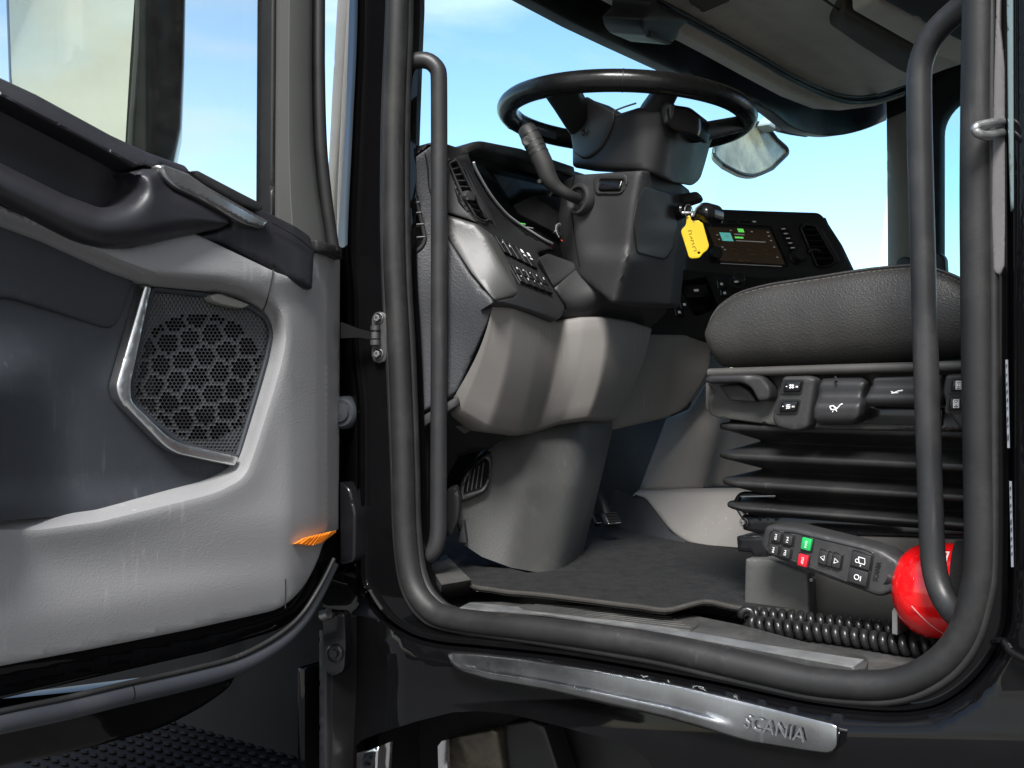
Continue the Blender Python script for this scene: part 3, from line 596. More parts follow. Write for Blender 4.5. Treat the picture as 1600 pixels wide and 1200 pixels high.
# window glass, rubber, frame trim
b = B(); b.slab([D(u, v, -0.055) for u, v in [(-620, -600), (440, -600), (434, 360), (300, 300), (0, 160), (-620, -110)]], -Dn * 0.004, DGLASS); b.build('window_glass', door)
b = B(); b.relief([(429, -600), (426, 0), (424, 335), (430, 342), (435, 342), (438, 0), (441, -600)], dm(-0.030), BODYBLK, -Dn * 0.03, sp=12, roll=4, rolld=0.004); b.build('glass_run', door)
b = B(); rows = []
for k in range(46):
    v = -600 + 990 * (k / 45); ul = interp(v, [(-600, 434), (0, 431), (390, 428)]); ur = interp(v, [(-600, 494), (0, 491), (120, 490), (225, 492), (300, 500), (350, 509), (390, 515)])
    rows.append([D(lerp(ul, ur, t), v, h) for t, h in ((0, -.05), (0.02, -.026), (0.10, -.0165), (0.34, -.013), (0.36, -.0115), (0.85, -.012), (0.95, -.026), (1.0, -.042), (1.0, -.07))])
b.loft(rows, FRAMEG); b.build('frame_trim', door, ang=50)
b = B(); b.tube([D(p.x, p.y, -0.025) for p in crom([(500, -600, 0), (498, 0, 0), (498, 120, 0), (501, 225, 0), (508, 300, 0), (516, 360, 0), (521, 392, 0)], 6)], 0.0095, RUBBER, n=10); b.build('frame_seal', door, ang=60)
b = B(); b.relief(fil([(494, 374, 3), (534, 384, 5), (537, 390, 3), (537, 406, 3), (518, 398), (495, 392)]), dm(lambda u, v: 0.004 - 0.03 * sm(u, 505, 537)), DARKS, -Dn * 0.03, sp=8, roll=4, rolld=0.005); b.build('corner_cap', door)

# grey inner panel, one piece round the pocket and the speaker
POCK = fil([(-320, 235, 20), (0, 350), (70, 376), (130, 403), (178, 424, 8), (216, 438, 4), (240, 446), (340, 456), (392, 472), (418, 488, 18), (428, 520, 18), (420, 562), (408, 604), (378, 700, 16), (366, 732, 10), (330, 751, 30), (150, 795), (60, 807), (-40, 806), (-320, 770, 40)], 6)
GP = fil([(-620, 30), (0, 318), (122, 372), (200, 384), (300, 360), (436, 425), (488, 440), (494, 380, 4), (535, 398, 4), (533, 827, 2), (509, 848, 8), (499, 880, 20), (478, 920, 22), (443, 953, 24), (300, 985), (150, 1015), (0, 1043), (-620, 1180)])
def grey_h(u, v):
    d = dist((u, v), POCK); h = 0.012
    h += 0.004 * math.exp(-((d - 24) / 26) ** 2) - 0.024 * (1 - sm(d, 0, 24))            # rim of the pocket, rolled in
    low = sm(v, 800, 900); h -= 0.012 * low + 0.022 * sm(v + 0.18 * u, 960, 1090)
    k = 1 - 0.8 * sm(v, 838, 880)
    h -= 0.014 * sm(u, 446, 487) + (0.024 * max(0, min(1, (u - 487) / 25)) + 0.020 * max(0, min(1, (u - 512) / 8)) + 0.014 * sm(u, 518, 536)) * k
    h += 0.016 * sm(480 - v, 0, 60) * (1 - sm(u, 470, 490))
    return h
b = B(); b.relief(GP, dm(grey_h), GREY, -Dn * 0.035, sp=13, holes=[POCK], roll=7, rolld=0.008, feat=[(POCK, (-11, -16, -21, -26, -33, -42, 11, 16, 21, 26, 33, 42), True), ([(512, 405), (512, 822)], (-27, -23, -14, -2, 2, 8, 14), False), ([(487, 405), (487, 935)], (-22, -12, -4), False)]); panel = b.build('inner_panel', door, ang=45)
b = B(); b.tube([D(p.x, p.y, grey_h(p.x, p.y) + 0.0002) for p in crom([(427, 421, 0), (423, 445, 0), (417, 470, 0), (411, 486, 0)], 4)], 0.0009, DARK, n=5); b.build('panel_joint', panel)
b = B(); b.tube([D(446, v, grey_h(446, v) + 0.0002) for v in (905, 925, 950)], 0.0009, DARK, n=5); b.build('panel_joint', panel)
# dark pocket
def pock_h(u, v):
    h = -0.022
    e = interp(v, [(440, 190), (480, 150), (520, 128), (600, 98), (700, 92), (820, 90)])
    h += 0.085 * (1 - sm(u, e - 190, e + 30)) * sm(v, 500, 620)
    h += 0.010 * sm(v, 740, 800)
    return h
b = B(); b.relief(fil([(-322, 225), (0, 340), (216, 432), (230, 446), (250, 700), (376, 728), (340, 756), (150, 802), (0, 814), (-322, 780)]), dm(pock_h), SLATE, -Dn * 0.02, sp=9); b.build('door_pocket', door, ang=60)
lipo = fil([(-322, 226), (0, 341), (70, 368), (178, 416), (214, 434, 4), (190, 500, 12), (176, 514, 12), (160, 512, 10), (95, 490), (22, 467, 10), (0, 466), (-322, 420)])
b = B(); b.relief(lipo, dm(lambda u, v: -0.006 - 0.00010 * max(0, v - 400)), SLATE, -Dn * 0.05, sp=12, roll=6, rolld=0.008); b.build('pocket_lip', door)
# speaker: bed, perforated grille, aluminium strip, small catch
SPK = fil([(238, 451, 8), (335, 462), (392, 480), (417, 497, 14), (424, 522, 10), (416, 560), (402, 610), (371, 714, 6), (330, 706), (282, 692, 8), (240, 660), (207, 628, 8), (203, 605, 8), (214, 550)])
b = B(); b.relief([(232, 444), (430, 490), (426, 560), (380, 722), (270, 700), (194, 628), (196, 600)], dm(-0.028), TREADBLK, -Dn * 0.01, sp=20); bed = b.build('speaker_bed', door)
def hexd(x, y):                                   # distance to the edge of the honeycomb cell at (x, y), cell width 1
    best = []
    for r_ in range(-1, 2):
        jr = round(y / 0.866) + r_
        off = 0.5 * (jr % 2); jx = round(x - off)
        for q in range(-1, 2): cx_, cy_ = jx + q + off, jr * 0.866; best.append((math.hypot(x - cx_, y - cy_), cx_, cy_))
    best.sort(); (d0, ax_, ay_), (d1, bx_, by_) = best[0], best[1]
    return 0.5 - ((x - ax_) * (bx_ - ax_) + (y - ay_) * (by_ - ay_)) / max(1e-6, math.hypot(bx_ - ax_, by_ - ay_)), (ax_, ay_)
b = B(); gp = 6.1; vsx, fsx = [], []; cr, sr = math.cos(-0.20), math.sin(-0.20)
gspk = [(p[0], p[1]) for p in SPK]
y = 446; row = 0
GH = lambda u, v: -0.018 + 0.010 * sm(dist((u, v), gspk), 0, 60)
while y < 720:
    x = 196 + (gp / 2 if row % 2 else 0)
    while x < 430:
        if inside((x, y), gspk):
            X, Y = (x - 312) / 35.0, (y - 588) / 35.0; X, Y = X * cr + Y * sr + 0.1, -X * sr + Y * cr
            e, cc = hexd(X, Y); zone = math.hypot((X - 0.05) / 2.95, Y / 2.85) < 1.0 and dist((x, y), gspk) > 9
            ir = 0.80 if (zone and e > 0.085) else 0.40
            o_, i_, l_ = [], [], []
            for k in range(6):
                a = math.pi / 6 + k * math.pi / 3; R_ = gp / math.sqrt(3)
                pu, pv = x + R_ * math.cos(a), y + R_ * math.sin(a); o_.append(D(pu, pv, GH(x, y)))
                qu, qv = x + R_ * ir * math.cos(a), y + R_ * ir * math.sin(a); i_.append(D(qu, qv, GH(x, y) - (0 if ir > 0.5 else 0.0006))); l_.append(D(qu, qv, GH(x, y) - 0.003))
            k0 = len(vsx); vsx += o_ + i_ + l_
            for k in range(6):
                k2 = (k + 1) % 6; fsx += [(k0 + k, k0 + k2, k0 + 6 + k2, k0 + 6 + k), (k0 + 6 + k, k0 + 6 + k2, k0 + 12 + k2, k0 + 12 + k)]
            if ir < 0.5: fsx.append(tuple(k0 + 12 + k for k in range(6)))
        x += gp
    y += gp * 0.866; row += 1
b.add(vsx, fsx, mat('grille_plastic', (0.055, 0.056, 0.060), 0.45, var=0.05)); b.build('speaker_grille', door, kind='stuff', ang=25)
b = B(); b.tube([D(u, v, -0.014) for u, v in dens(SPK, 10)], 0.0035, SLATE, n=8, closed=True); b.build('grille_frame', door)
b = B(); b.relief(fil([(227, 445, 3), (238, 448, 3), (205, 600, 6), (206, 626, 10), (262, 681, 10), (282, 692, 8), (374, 714, 3), (368, 728, 3), (278, 709, 10), (258, 697, 10), (186, 623, 10), (182, 604, 8)]), dm(lambda u, v: -0.002), ALU, -Dn * 0.015, sp=8, roll=3, rolld=0.003); b.build('speaker_trim', door)
b = B(); b.relief(fil([(330, 461, 5), (344, 458, 5), (372, 468, 4), (392, 476, 4), (380, 482, 5), (350, 476, 4), (334, 470, 4)]), dm(0.0), mat('catch_grey', (0.2, 0.2, 0.18), 0.3), -Dn * 0.02, sp=6, roll=3, rolld=0.003); b.build('pocket_lamp', door)

# dark armrest group: ledge, bowl, pull handle, end block, release lever
b = B(); b.relief([(-620, -180), (0, 140), (110, 195), (205, 250), (222, 300), (190, 335), (105, 320), (0, 265), (-620, 30)], dm(lambda u, v: 0.0 - 0.02 * sm(v, interp(u, [(-600, -130), (0, 150), (200, 250)]), interp(u, [(-600, 0), (0, 250), (200, 330)]))), DOORDK, -Dn * 0.02, sp=15); b.build('armrest_bowl', door, ang=60)
b = B(); b.relief(fil([(-620, -175), (0, 119), (60, 147), (175, 210), (235, 238), (292, 258, 4), (298, 266, 3), (290, 272), (252, 256, 4), (246, 265, 4), (226, 258, 4), (213, 263, 6), (195, 252, 10), (105, 205), (0, 150), (-620, -132)]), dm(lambda u, v: 0.014 + 0.024 * sm(v - interp(u, [(-620, -175), (0, 119), (60, 147), (175, 210), (292, 258)]), 0, 30)), DOORDK, -Dn * 0.06, sp=8, roll=5, rolld=0.007); b.build('window_ledge', door)
PH = fil([(-620, 50), (0, 253), (105, 305), (157, 324, 8), (178, 323, 8), (199, 316, 10), (216, 297, 8), (214, 280, 6), (202, 269, 3), (224, 263, 3), (249, 264, 4), (262, 288), (274, 297), (316, 314), (345, 330), (362, 348, 6), (345, 358), (280, 371), (210, 387, 30), (168, 390, 30), (122, 380, 30), (70, 354), (0, 318), (-620, 40 + 90)])
def ph_h(u, v):
    d = dist((u, v), PH); return 0.030 + 0.034 * math.sqrt(max(0, 1 - (1 - min(1, d / 34)) ** 2)) * (1 - 0.45 * sm(u, 230, 350))
b = B(); b.relief(PH, dm(ph_h), DOORDK, -Dn * 0.045, sp=7, roll=3, rolld=0.004); b.build('pull_handle', door, ang=60)
b = B(); b.relief(fil([(292, 262, 3), (300, 266), (322, 277), (378, 308), (434, 337), (466, 353), (488, 368, 6), (494, 395, 4), (491, 453, 4), (480, 451), (451, 436), (420, 417), (350, 380), (300, 372, 4), (345, 358), (364, 350), (300, 300)]), dm(lambda u, v: 0.026 - 0.012 * sm(u, 455, 495) - 0.010 * (1 - sm(v - 0.48 * u, 138, 168))), DOORDK, -Dn * 0.04, sp=9, roll=6, rolld=0.009); b.build('armrest_end', door, ang=55)
b = B(); b.tube([D(p.x, p.y, 0.0285 - 0.012 * sm(p.x, 455, 495) ) for p in crom([(424, 348, 0), (440, 356, 0), (466, 372, 0), (486, 388, 0), (493, 392, 0)], 5)], 0.0008, BODYBLK, n=5); b.build('armrest_joint', door)
RL = fil([(247, 259, 5), (256, 255, 5), (298, 271), (325, 290), (424, 346, 4), (412, 359, 5), (385, 351), (315, 312), (273, 293, 8), (255, 277, 8)])
b = B(); b.relief(RL, dm(lambda u, v: 0.050 - 0.012 * sm(u, 320, 425)), mat('lever_metal', (0.34, 0.34, 0.35), 0.2, metal=0.9, coat=0.5, var=0.3, vscale=20, dust=0.05), -Dn * 0.02, sp=5, roll=5, rolld=0.007); b.build('release_lever', door, ang=60)
b = B(); b.relief(fil([(300, 267, 2), (310, 266, 3), (375, 300), (410, 318, 4), (413, 326, 4), (406, 330, 3), (376, 318), (318, 284)]), dm(0.036), DARKS, -Dn * 0.02, sp=7, roll=3, rolld=0.003); b.build('lock_button', door)
# orange reflector on the flange
b = B()
rf = [D(463, 849, .012), D(480, 839, .010), D(525, 828.5, -.012), D(526, 832, -.013), D(504, 847.5, -.006), D(488, 852, .004)]
b.slab(rf, -Dn * 0.012 - Z1 * .003, ORANGE, 0.0012); rfl = b.build('reflector', door)
b = B()
for k in range(7):
    t = (k + 1) / 8; p, q = rf[0].lerp(rf[3], t), rf[1].lerp(rf[2], t); p = rf[0].lerp(rf[5], min(1, t * 2)) if t < .5 else rf[5].lerp(rf[4], t * 2 - 1); q = rf[1].lerp(rf[2], t * .9); b.tube([p + Dn * .0006, q + Dn * .0006], .0007, ORANGE, n=5)
b.build('lens_ribs', rfl, kind='stuff')
# the wing mirror folded out with the door, seen through the glass
MP = Plane(D(110, 80, -0.20), Vector((0.795, -0.606, 0.01)))
mo = fil([(24, -420, 20), (14, 0), (18, 120), (25, 190), (60, 330), (190, 330, 20), (197, 200), (203, 100), (210, 0), (212, -420, 20)])
b = B(); b.slab([MP.at(u, v, 0.004) for u, v in mo], -MP.n * 0.01, MIRRORM, 0.001); mg = b.build('mirror_glass', door)
ho = fil([(17, -430, 20), (8, 0), (12, 120), (18, 190), (52, 345), (255, 345, 20), (284, 200), (288, 100), (290, 0), (292, -430, 20)])
b = B(); b.relief(ho, lambda u, v: MP.at(u, v, -0.004 - 0.06 * sm(u, 222, 292) - 0.02 * (1 - sm(u, 8, 22))), GLOSSBLK, -MP.n * 0.08, sp=9, roll=6, rolld=0.012, holes=[]); mh = b.build('mirror_housing', door, ang=60)
b = B(); b.tube([MP.at(p.x, p.y, 0.004) for p in crom([(218, -420, 0), (216, 0, 0), (211, 120, 0), (205, 200, 0), (198, 330, 0)], 6)], 0.0042, FRAMEG, n=8); b.build('mirror_rim', mh)
# steps and front wheel guard low beyond the door
b = B(); st0 = lambda u, v: S(u, v, 0.05)
b.box((-1.62, -0.11, -0.645), (0.80, 0.30, 0.05), (X1, Y1, Z1), TREADBLK, 0.012); stp = b.build('front_step', truck)
b = B(); 
for i in range(30):
    for j in range(11):
        b.box((-1.99 + 0.0255 * i + 0.013 * (j % 2), -0.240 + 0.026 * j, -0.617), (0.016, 0.010, 0.006), (X1, Y1, Z1), TREADBLK, 0.003, 1)
b.build('step_tread', stp, kind='stuff')
b = B(); b.box((-1.95, 0.30, -1.05), (1.5, 0.03, 1.4), (X1, Y1, Z1), TREADBLK, 0.01); b.build('wheel_guard', truck)
b = B(); b.box((-1.28, 0.12, -0.95), (0.02, 0.30, 1.0), (X1, Y1, Z1), PAINT, 0.008); b.build('guard_side', truck)
# ================================================================ cab shell
FZ = -0.318
b = B(); b.slab([(-1.62, 0.215, FZ), (1.0, 0.215, FZ), (1.0, 2.33, FZ), (-1.62, 2.33, FZ)], (0, 0, -0.03), CARPET); b.build('floor', truck)
b = B(); b.slab([(1.0, 0.03, FZ), (1.0, 2.33, FZ), (1.0, 2.33, 1.3), (1.0, 0.03, 1.3)], (0.03, 0, 0), HEAD); b.build('rear_wall', truck)
b = B(); b.slab([(-0.26, 0.05, FZ), (1.0, 0.05, FZ), (1.0, 0.05, 1.3), (-0.26, 0.05, 1.3)], (0, -0.03, 0), HEAD); b.build('side_wall', truck)
b = B(); b.slab([(-0.90, 0.05, 1.12), (1.0, 0.05, 1.12), (1.0, 2.33, 1.12), (-0.90, 2.33, 1.12)], (0, 0, 0.03), HEAD); b.build('roof_lining', truck)
b = B(); b.slab([(-1.40, -0.02, 0.86), (-0.9, -0.02, 1.30), (1.0, -0.02, 1.35), (1.0, 2.37, 1.35), (-0.9, 2.37, 1.30), (-1.40, 2.37, 0.86)], (0, 0, 0.03), PAINT); b.build('roof', truck)
b = B(); b.slab([(-1.75, 0.10, FZ - 0.1), (-1.75, 2.30, FZ - 0.1), (-1.62, 2.30, 0.22), (-1.62, 0.10, 0.22)], (-0.03, 0, 0), PAINT); b.build('front_panel', truck)
# far side of the cab: wall with a window opening, pillar, glass
YF = 2.30
def far(u, v, dy=0): return S(u, v, YF + dy)
FO = [(1378, -60), (1640, -60), (1640, 900), (1378, 900)]
FH = fil([(1468, 190, 40), (1490, 158, 30), (1600, 110), (1635, 110), (1635, 640), (1476, 640), (1468, 500)], 4)
FH2 = [(1250, 0)]
b = B()
wallp = [(p.x, p.z) for p in [S(u, v, YF) for u, v in FH]]
b.relief([(1376, -160), (1386, 195), (1388, 640), (1388, 1000), (2000, 1000), (2000, -160)], lambda u, v: S(u, v, YF - 0.05 * sm(dist((u, v), FH), 0, 40)), DARK, (0, 0.06, 0), sp=22, holes=[FH]); fw_ = b.build('far_side_wall', truck, ang=60)
b = B(); b.slab([S(u, v, YF + 0.04) for u, v in ((1462, 100), (1640, 100), (1640, 650), (1462, 650))], (0, 0.005, 0), WSGLASS); b.build('far_window', truck)
b = B(); b.relief(fil([(1384, 186), (1425, 168), (1425, 640), (1388, 640)]), lambda u, v: S(u, v, YF - 0.09 + 0.03 * sm(u, 1400, 1425)), mat('pillar_trim_olive', (0.32, 0.31, 0.28), 0.6, var=0.05), (0, 0.05, 0), sp=16, roll=4, rolld=0.01); b.build('far_pillar_trim', truck)
b = B(); b.relief(fil([(1398, 416, 8), (1402, 404, 8), (1414, 400, 6), (1424, 404, 6), (1430, 418), (1425, 470), (1400, 470)]), lambda u, v: S(u, v, YF - 0.13), DARKS, (0, 0.03, 0), sp=8, roll=3, rolld=0.005); b.build('pillar_speaker', truck)
b = B(); b.relief(fil([(1458, 400, 6), (1466, 393, 6), (1476, 402, 6), (1478, 440), (1458, 440)]), lambda u, v: S(u, v, YF - 0.1), DARKS, (0, 0.03, 0), sp=8, roll=3, rolld=0.005); b.build('door_knob', truck)
# windscreen: curved glass, black band along its top, front pillars
def wsx(y, z): return -1.13 - 0.20 * (1 - abs((y - 1.17) / 1.19) ** 6)
rows = []
for k in range(9):
    z = 0.0 + 0.92 * k / 8; rows.append([Vector((wsx(y, z) + 0.12 * (z - 0.7), y, z)) for y in [0.02 + 2.34 * j / 40 for j in range(41)]])
b = B(); b.loft(rows, WSGLASS); b.build('windscreen', truck)
# top band and headliner edge as pixel outlines at real depth (roof line z ~ 0.70 .. 0.77)
hl = lambda Z, extra=0: (lambda u, v: ZP(u, v, Z))
def bandmap(u, v):
    zz = 0.70
    x = -1.23 - 0.10 * 0
    r = ray(u, v); xx = interp(u, [(800, -1.21), (1100, -1.24), (1290, -1.21), (1385, -1.13), (1420, -1.09)]); t = xx / r.x; return CAM + r * t
b = B(); b.relief(fil([(640, -110), (830, -1), (900, 37), (960, 66), (1060, 113), (1160, 152), (1205, 174), (1238, 200, 10), (1255, 206), (1290, 213, 30), (1320, 211, 20), (1355, 202, 20), (1386, 188), (1400, 150), (1340, 130), (1150, 20), (1000, -90), (900, -160)]), bandmap, mat('screen_band', (0.006, 0.007, 0.008), 0.35, var=0.2, dust=0.04), (-0.03, 0.0, 0.0), sp=16, roll=3, rolld=0.004); band = b.build('windscreen_band', truck, ang=60)
lin = [(870, -80), (1050, 18), (1120, 56), (1180, 90), (1240, 125), (1290, 148), (1330, 158), (1370, 155), (1410, 142), (1470, 120)]
def linemap(dx):
    def f(u, v):
        xx = interp(u, [(900, -1.10), (1290, -1.10), (1345, -1.075), (1420, -1.02), (1480, -0.96)]) + dx; r = ray(u, v); return CAM + r * (xx / r.x)
    return f
low = [(u, v + w_) for (u, v), w_ in zip(lin, (22, 24, 24, 24, 22, 19, 12, 10, 10, 10))]
b = B(); b.relief(lin + low[::-1], linemap(-0.03), HEAD, (-0.03, 0, 0), sp=12, roll=4, rolld=0.006); b.build('headliner_edge', truck, ang=60)
b = B(); b.tube([linemap(0.012)(p.x, p.y + 1) for p in crom([(a, c, 0) for a, c in lin], 5)], 0.0075, DARKS, n=10); b.tube([linemap(0.024)(p.x, p.y - 7) for p in crom([(a, c, 0) for a, c in lin], 5)], 0.0040, BODYBLK, n=8); b.build('headliner_seal', truck, ang=60)
# overhead shelf underside (z ~ 0.78) with its recessed tray
def shelf(u, v):
    d = 0.0
    z = 0.785 + 0.02 * sm(dist((u, v), lin, False), 0, 60)
    return ZP(u, v, z)
so_ = [(870, -80), (1050, 14), (1120, 52), (1180, 86), (1240, 120), (1290, 143), (1330, 153), (1370, 150), (1410, 137), (1480, 110), (1640, 60), (1640, -150), (1300, -300), (980, -300)]
tray = fil([(1294, 42, 3), (1318, 21, 3), (1345, 36), (1400, 70), (1500, 122), (1640, 190), (1640, 205), (1500, 130), (1412, 116, 6), (1380, 100)])
b = B(); b.relief(so_, shelf, HEAD, (0, 0, 0.03), sp=18, roll=4, rolld=0.01); hs = b.build('overhead_shelf', truck, ang=60)
b = B(); b.relief(fil([(1294, 40, 5), (1319, 20, 4), (1430, 78, 8), (1428, 122, 6), (1406, 114, 8), (1340, 72)]), lambda u, v: ZP(u, v, 0.785 - 0.02 * sm(v - 0.56 * (u - 1294), 42, 20)), mat('tray_brown', (0.10, 0.085, 0.065), 0.8), (0, 0, 0.05), sp=10, roll=5, rolld=0.015); b.build('shelf_tray', hs)
b = B(); b.relief(fil([(1330, 18, 5), (1366, -2), (1640, 110), (1640, 160), (1440, 80, 8)]), lambda u, v: ZP(u, v, 0.765), HEAD, (0, 0, 0.05), sp=14, roll=6, rolld=0.012); b.build('shelf_lip', hs)
b = B(); b.relief(fil([(1366, -5), (1420, -80), (1640, -60), (1640, 100), (1500, 66), (1440, 36)]), lambda u, v: ZP(u, v, 0.75), mat('locker_dark', (0.030, 0.026, 0.021), 0.7), (0, 0, 0.06), sp=16, roll=5, rolld=0.01); b.build('overhead_locker', truck)
b = B(); b.tube([ZP(u, v, 0.781) for u, v in ((1280, -6), (1300, 8), (1316, 20))], 0.003, BODYBLK, n=6); b.build('shelf_joint', hs)
b = B(); b.relief(fil([(1060, -50), (1078, 8, 4), (1098, 22, 4), (1140, 4), (1160, -50)]), lambda u, v: ZP(u, v, 0.775), mat('headliner_brown', (0.16, 0.135, 0.10), 0.85), (0, 0, 0.02), sp=12, roll=3, rolld=0.005); b.build('shelf_flap', hs)
# camera housing and blind on the band
b = B(); cb = lambda u, v: linemap(0.05 - 0.03 * sm(v, 25, 66))(u, v)
b.relief(fil([(1000, -30), (1018, 4, 4), (1016, 14), (1002, 30, 3), (1004, 44, 4), (1012, 56, 4), (1046, 71, 4), (1060, 60, 4), (1064, 46, 3), (1074, 38, 3), (1076, 30, 3), (1030, 5), (1020, -30)]), cb, DARKS, (-0.08, 0, 0.02), sp=8, roll=4, rolld=0.006); ch = b.build('camera_housing', truck)
b = B(); b.relief([(1014, 50), (1020, 52), (1048, 66), (1046, 69), (1014, 57)], lambda u, v: cb(u, v) + Vector((0.004, 0, 0)), DARK, (-0.01, 0, 0), sp=8); b.build('lens_window', ch)
b = B(); bl = crom([(1064, 50, 0), (1120, 76, 0), (1180, 106, 0), (1218, 128, 0)], 5); b.tube([linemap(-0.05)(p.x, p.y) for p in bl], 0.012, BODYBLK, n=12); b.build('roller_blind', truck)
# front pillar inside trim beside the opening
b = B(); b.relief([(632, -420), (646, -420), (644, 0), (640, 100), (636, 215), (630, 258), (629, 300), (629, 410), (638, 440), (650, 640), (650, 780), (652, 900), (634, 880), (628, 500), (624, 200)], lambda u, v: S(u, v, 0.028), DARKS, (-0.02, 0.05, 0), sp=8, roll=2, rolld=0.003); b.build('pillar_trim', truck)
# outside front mirror seen through the windscreen
FM = fil([(1110, 240, 12), (1130, 258), (1158, 273, 16), (1180, 275, 16), (1205, 264), (1230, 240, 10), (1228, 231, 8), (1212, 217), (1196, 196, 12), (1160, 186, 20), (1128, 205, 10)])
fmr = lambda u, v: (CAM + ray(u, v) * ((-1.62 + 0.0003 * (v - 230)) / ray(u, v).x))
b = B(); b.relief(FM, lambda u, v: fmr(u, v), MIRRORF, (-0.03, 0.05, 0), sp=8, roll=3, rolld=0.01); fm = b.build('front_mirror', truck, ang=60)
b = B(); b.tube([fmr(u, v) + Vector((0.004, 0, 0)) for u, v in dens(FM, 7)], 0.006, DARKS, n=8, closed=True); b.build('mirror_frame', fm)
b = B(); b.relief(fil([(1183, 196, 8), (1197, 184, 4), (1216, 182, 3), (1217, 200, 4), (1206, 208, 6), (1192, 208, 8)]), lambda u, v: fmr(u, v) + Vector((0.05, -0.02, 0)), mat('mirror_arm_grey', (0.42, 0.44, 0.45), 0.5), (-0.04, 0, 0), sp=6, roll=3, rolld=0.008)
b.tube([fmr(1196, 205) + Vector((0.06, -0.03, 0)), fmr(1212, 210) + Vector((0.07, -0.03, 0)), fmr(1232, 214) + Vector((0.08, -0.03, 0))], 0.016, DARK, n=10); b.build('mirror_bracket', fm)

# ================================================================ dashboard
# near end panel facing the door
EP = fil([(626, 285), (634, 258), (650, 243), (674, 226), (690, 228), (702, 262), (697, 330), (697, 366), (735, 428), (768, 466, 4), (773, 479, 4), (714, 612, 6), (700, 622), (655, 647, 4), (622, 660)])
epm = YM([(626, 285, .035), (674, 226, .06), (702, 262, .085), (697, 366, .08), (773, 479, .085), (714, 612, .075), (640, 640, .04), (626, 450, .035), (690, 500, .07), (720, 540, .078)])
VH = fil([(632, 292, 4), (647, 297, 8), (660, 350), (665, 374, 6), (660, 386, 6), (640, 400, 3), (630, 402)])
b = B(); b.relief(EP, epm, CHAR, (-0.02, 0.05, 0), sp=11, roll=4, rolld=0.005, holes=[VH]); dash = b.build('dashboard', truck, ang=50, loc=(-1.1, 0.9, 0.15))
b = B(); b.relief([(626, 280), (652, 285), (672, 375), (660, 400), (626, 412)], lambda u, v: epm(u, v) + Vector((-0.02, 0.03, 0)), BODYBLK, (0, 0.01, 0), sp=14); sv = b.build('side_vent', dash)
b = B(); b.tube([epm(u, v) + Vector((0.0, -0.001, 0)) for u, v in dens(VH, 8)], 0.0030, DARKS, n=8, closed=True); b.build('vent_frame', sv)
sl0 = None
for v0, u1 in ((318, 654), (334, 657), (352, 661), (372, 663)):
    a, c = epm(630, v0 + 1) + Vector((0, 0.004, 0)), epm(u1, v0 - 1) + Vector((0, 0.004, 0)); b = B()
    b.box((a + c) / 2, ((c - a).length, 0.016, 0.0018), ((c - a).normalized(), Vector((-.5, .86, -.1)).normalized(), Z1), mat('slat_edge', (0.2, 0.2, 0.2), .4) if 'slat_edge' not in MATS else MATS['slat_edge'], 0.0006, 1); b.build('slat', sv)
b = B(); b.tube([epm(p.x, p.y) + Vector((0.001, -0.001, 0)) for p in crom([(664, 240, 0), (668, 262, 0), (672, 300, 0), (692, 340, 0)], 5)], 0.0012, BODYBLK, n=6); b.build('panel_joint', dash)
# ledge below the end panel and the dark footwell side
b = B(); b.relief(fil([(640, 655, 4), (655, 648), (712, 615), (716, 630), (775, 664), (800, 674), (765, 702), (718, 712), (700, 740), (690, 850), (640, 850)]), YM([(640, 655, .045), (712, 618, .075), (800, 674, .20), (765, 702, .19), (700, 740, .16), (640, 720, .09), (640, 850, .06), (690, 850, .14)]), BODYBLK, (-0.05, 0.05, 0), sp=12); b.build('footwell_side', truck, ang=60)
b = B(); b.relief(fil([(640, 656, 4), (650, 655, 4), (716, 618, 4), (718, 632), (662, 668), (650, 682, 6), (648, 850), (640, 850)]), YM([(640, 655, .04), (716, 620, .072), (648, 850, .045), (645, 750, .042), (690, 640, .06)]), DARK, (-0.01, 0.02, 0), sp=9, roll=3, rolld=0.004); b.build('footwell_edge', truck)
b = B(); b.relief(fil([(708, 664, 2), (730, 655, 2), (748, 664, 2), (726, 678, 2)]), lambda u, v: S(u, v, 0.115 + 0.0008 * (u - 708)), DARK, (-0.01, 0.02, 0), sp=8); b.build('fuse_flap', truck)
b = B(); b.relief(fil([(697, 765, 6), (712, 760, 6), (718, 785, 8), (716, 812), (706, 838, 6), (698, 838)]), lambda u, v: S(u, v, 0.12), DARK, (-0.02, 0.03, 0), sp=8, roll=4, rolld=0.006); b.build('foot_rest_bracket', truck)
b = B(); b.relief(fil([(715, 838, 3), (724, 814, 3), (729, 850, 3), (716, 850)]), lambda u, v: S(u, v, 0.145), CHAR, (-0.02, 0.03, 0), sp=6, roll=3, rolld=0.004); b.build('foot_rest', truck)
# wedge of dark plastic between end panel and switches; lower facet coloured lighter as lit
wm = YM([(696, 258, .085), (703, 262, .09), (742, 346, .105), (696, 333, .085), (806, 456, .128), (806, 462, .13), (772, 470, .088), (735, 428, .08), (696, 366, .080)])
b = B(); b.relief(fil([(692, 250), (703, 262), (721, 312), (742, 346), (694, 331)]), wm, DARK, (-0.02, 0.05, 0), sp=8, roll=3, rolld=0.003); b.build('upper_wedge', dash)
b = B(); b.relief(fil([(695, 334), (743, 349, 3), (760, 368), (806, 455, 5), (806, 463, 4), (772, 470, 4), (767, 465), (735, 427), (695, 366)]), wm, mat('wedge_plastic', (0.050, 0.050, 0.048), 0.4, grain=('v', 480, 0.2, 0.0004)), (-0.02, 0.05, 0), sp=8, roll=5, rolld=0.006); b.build('lower_wedge', dash)
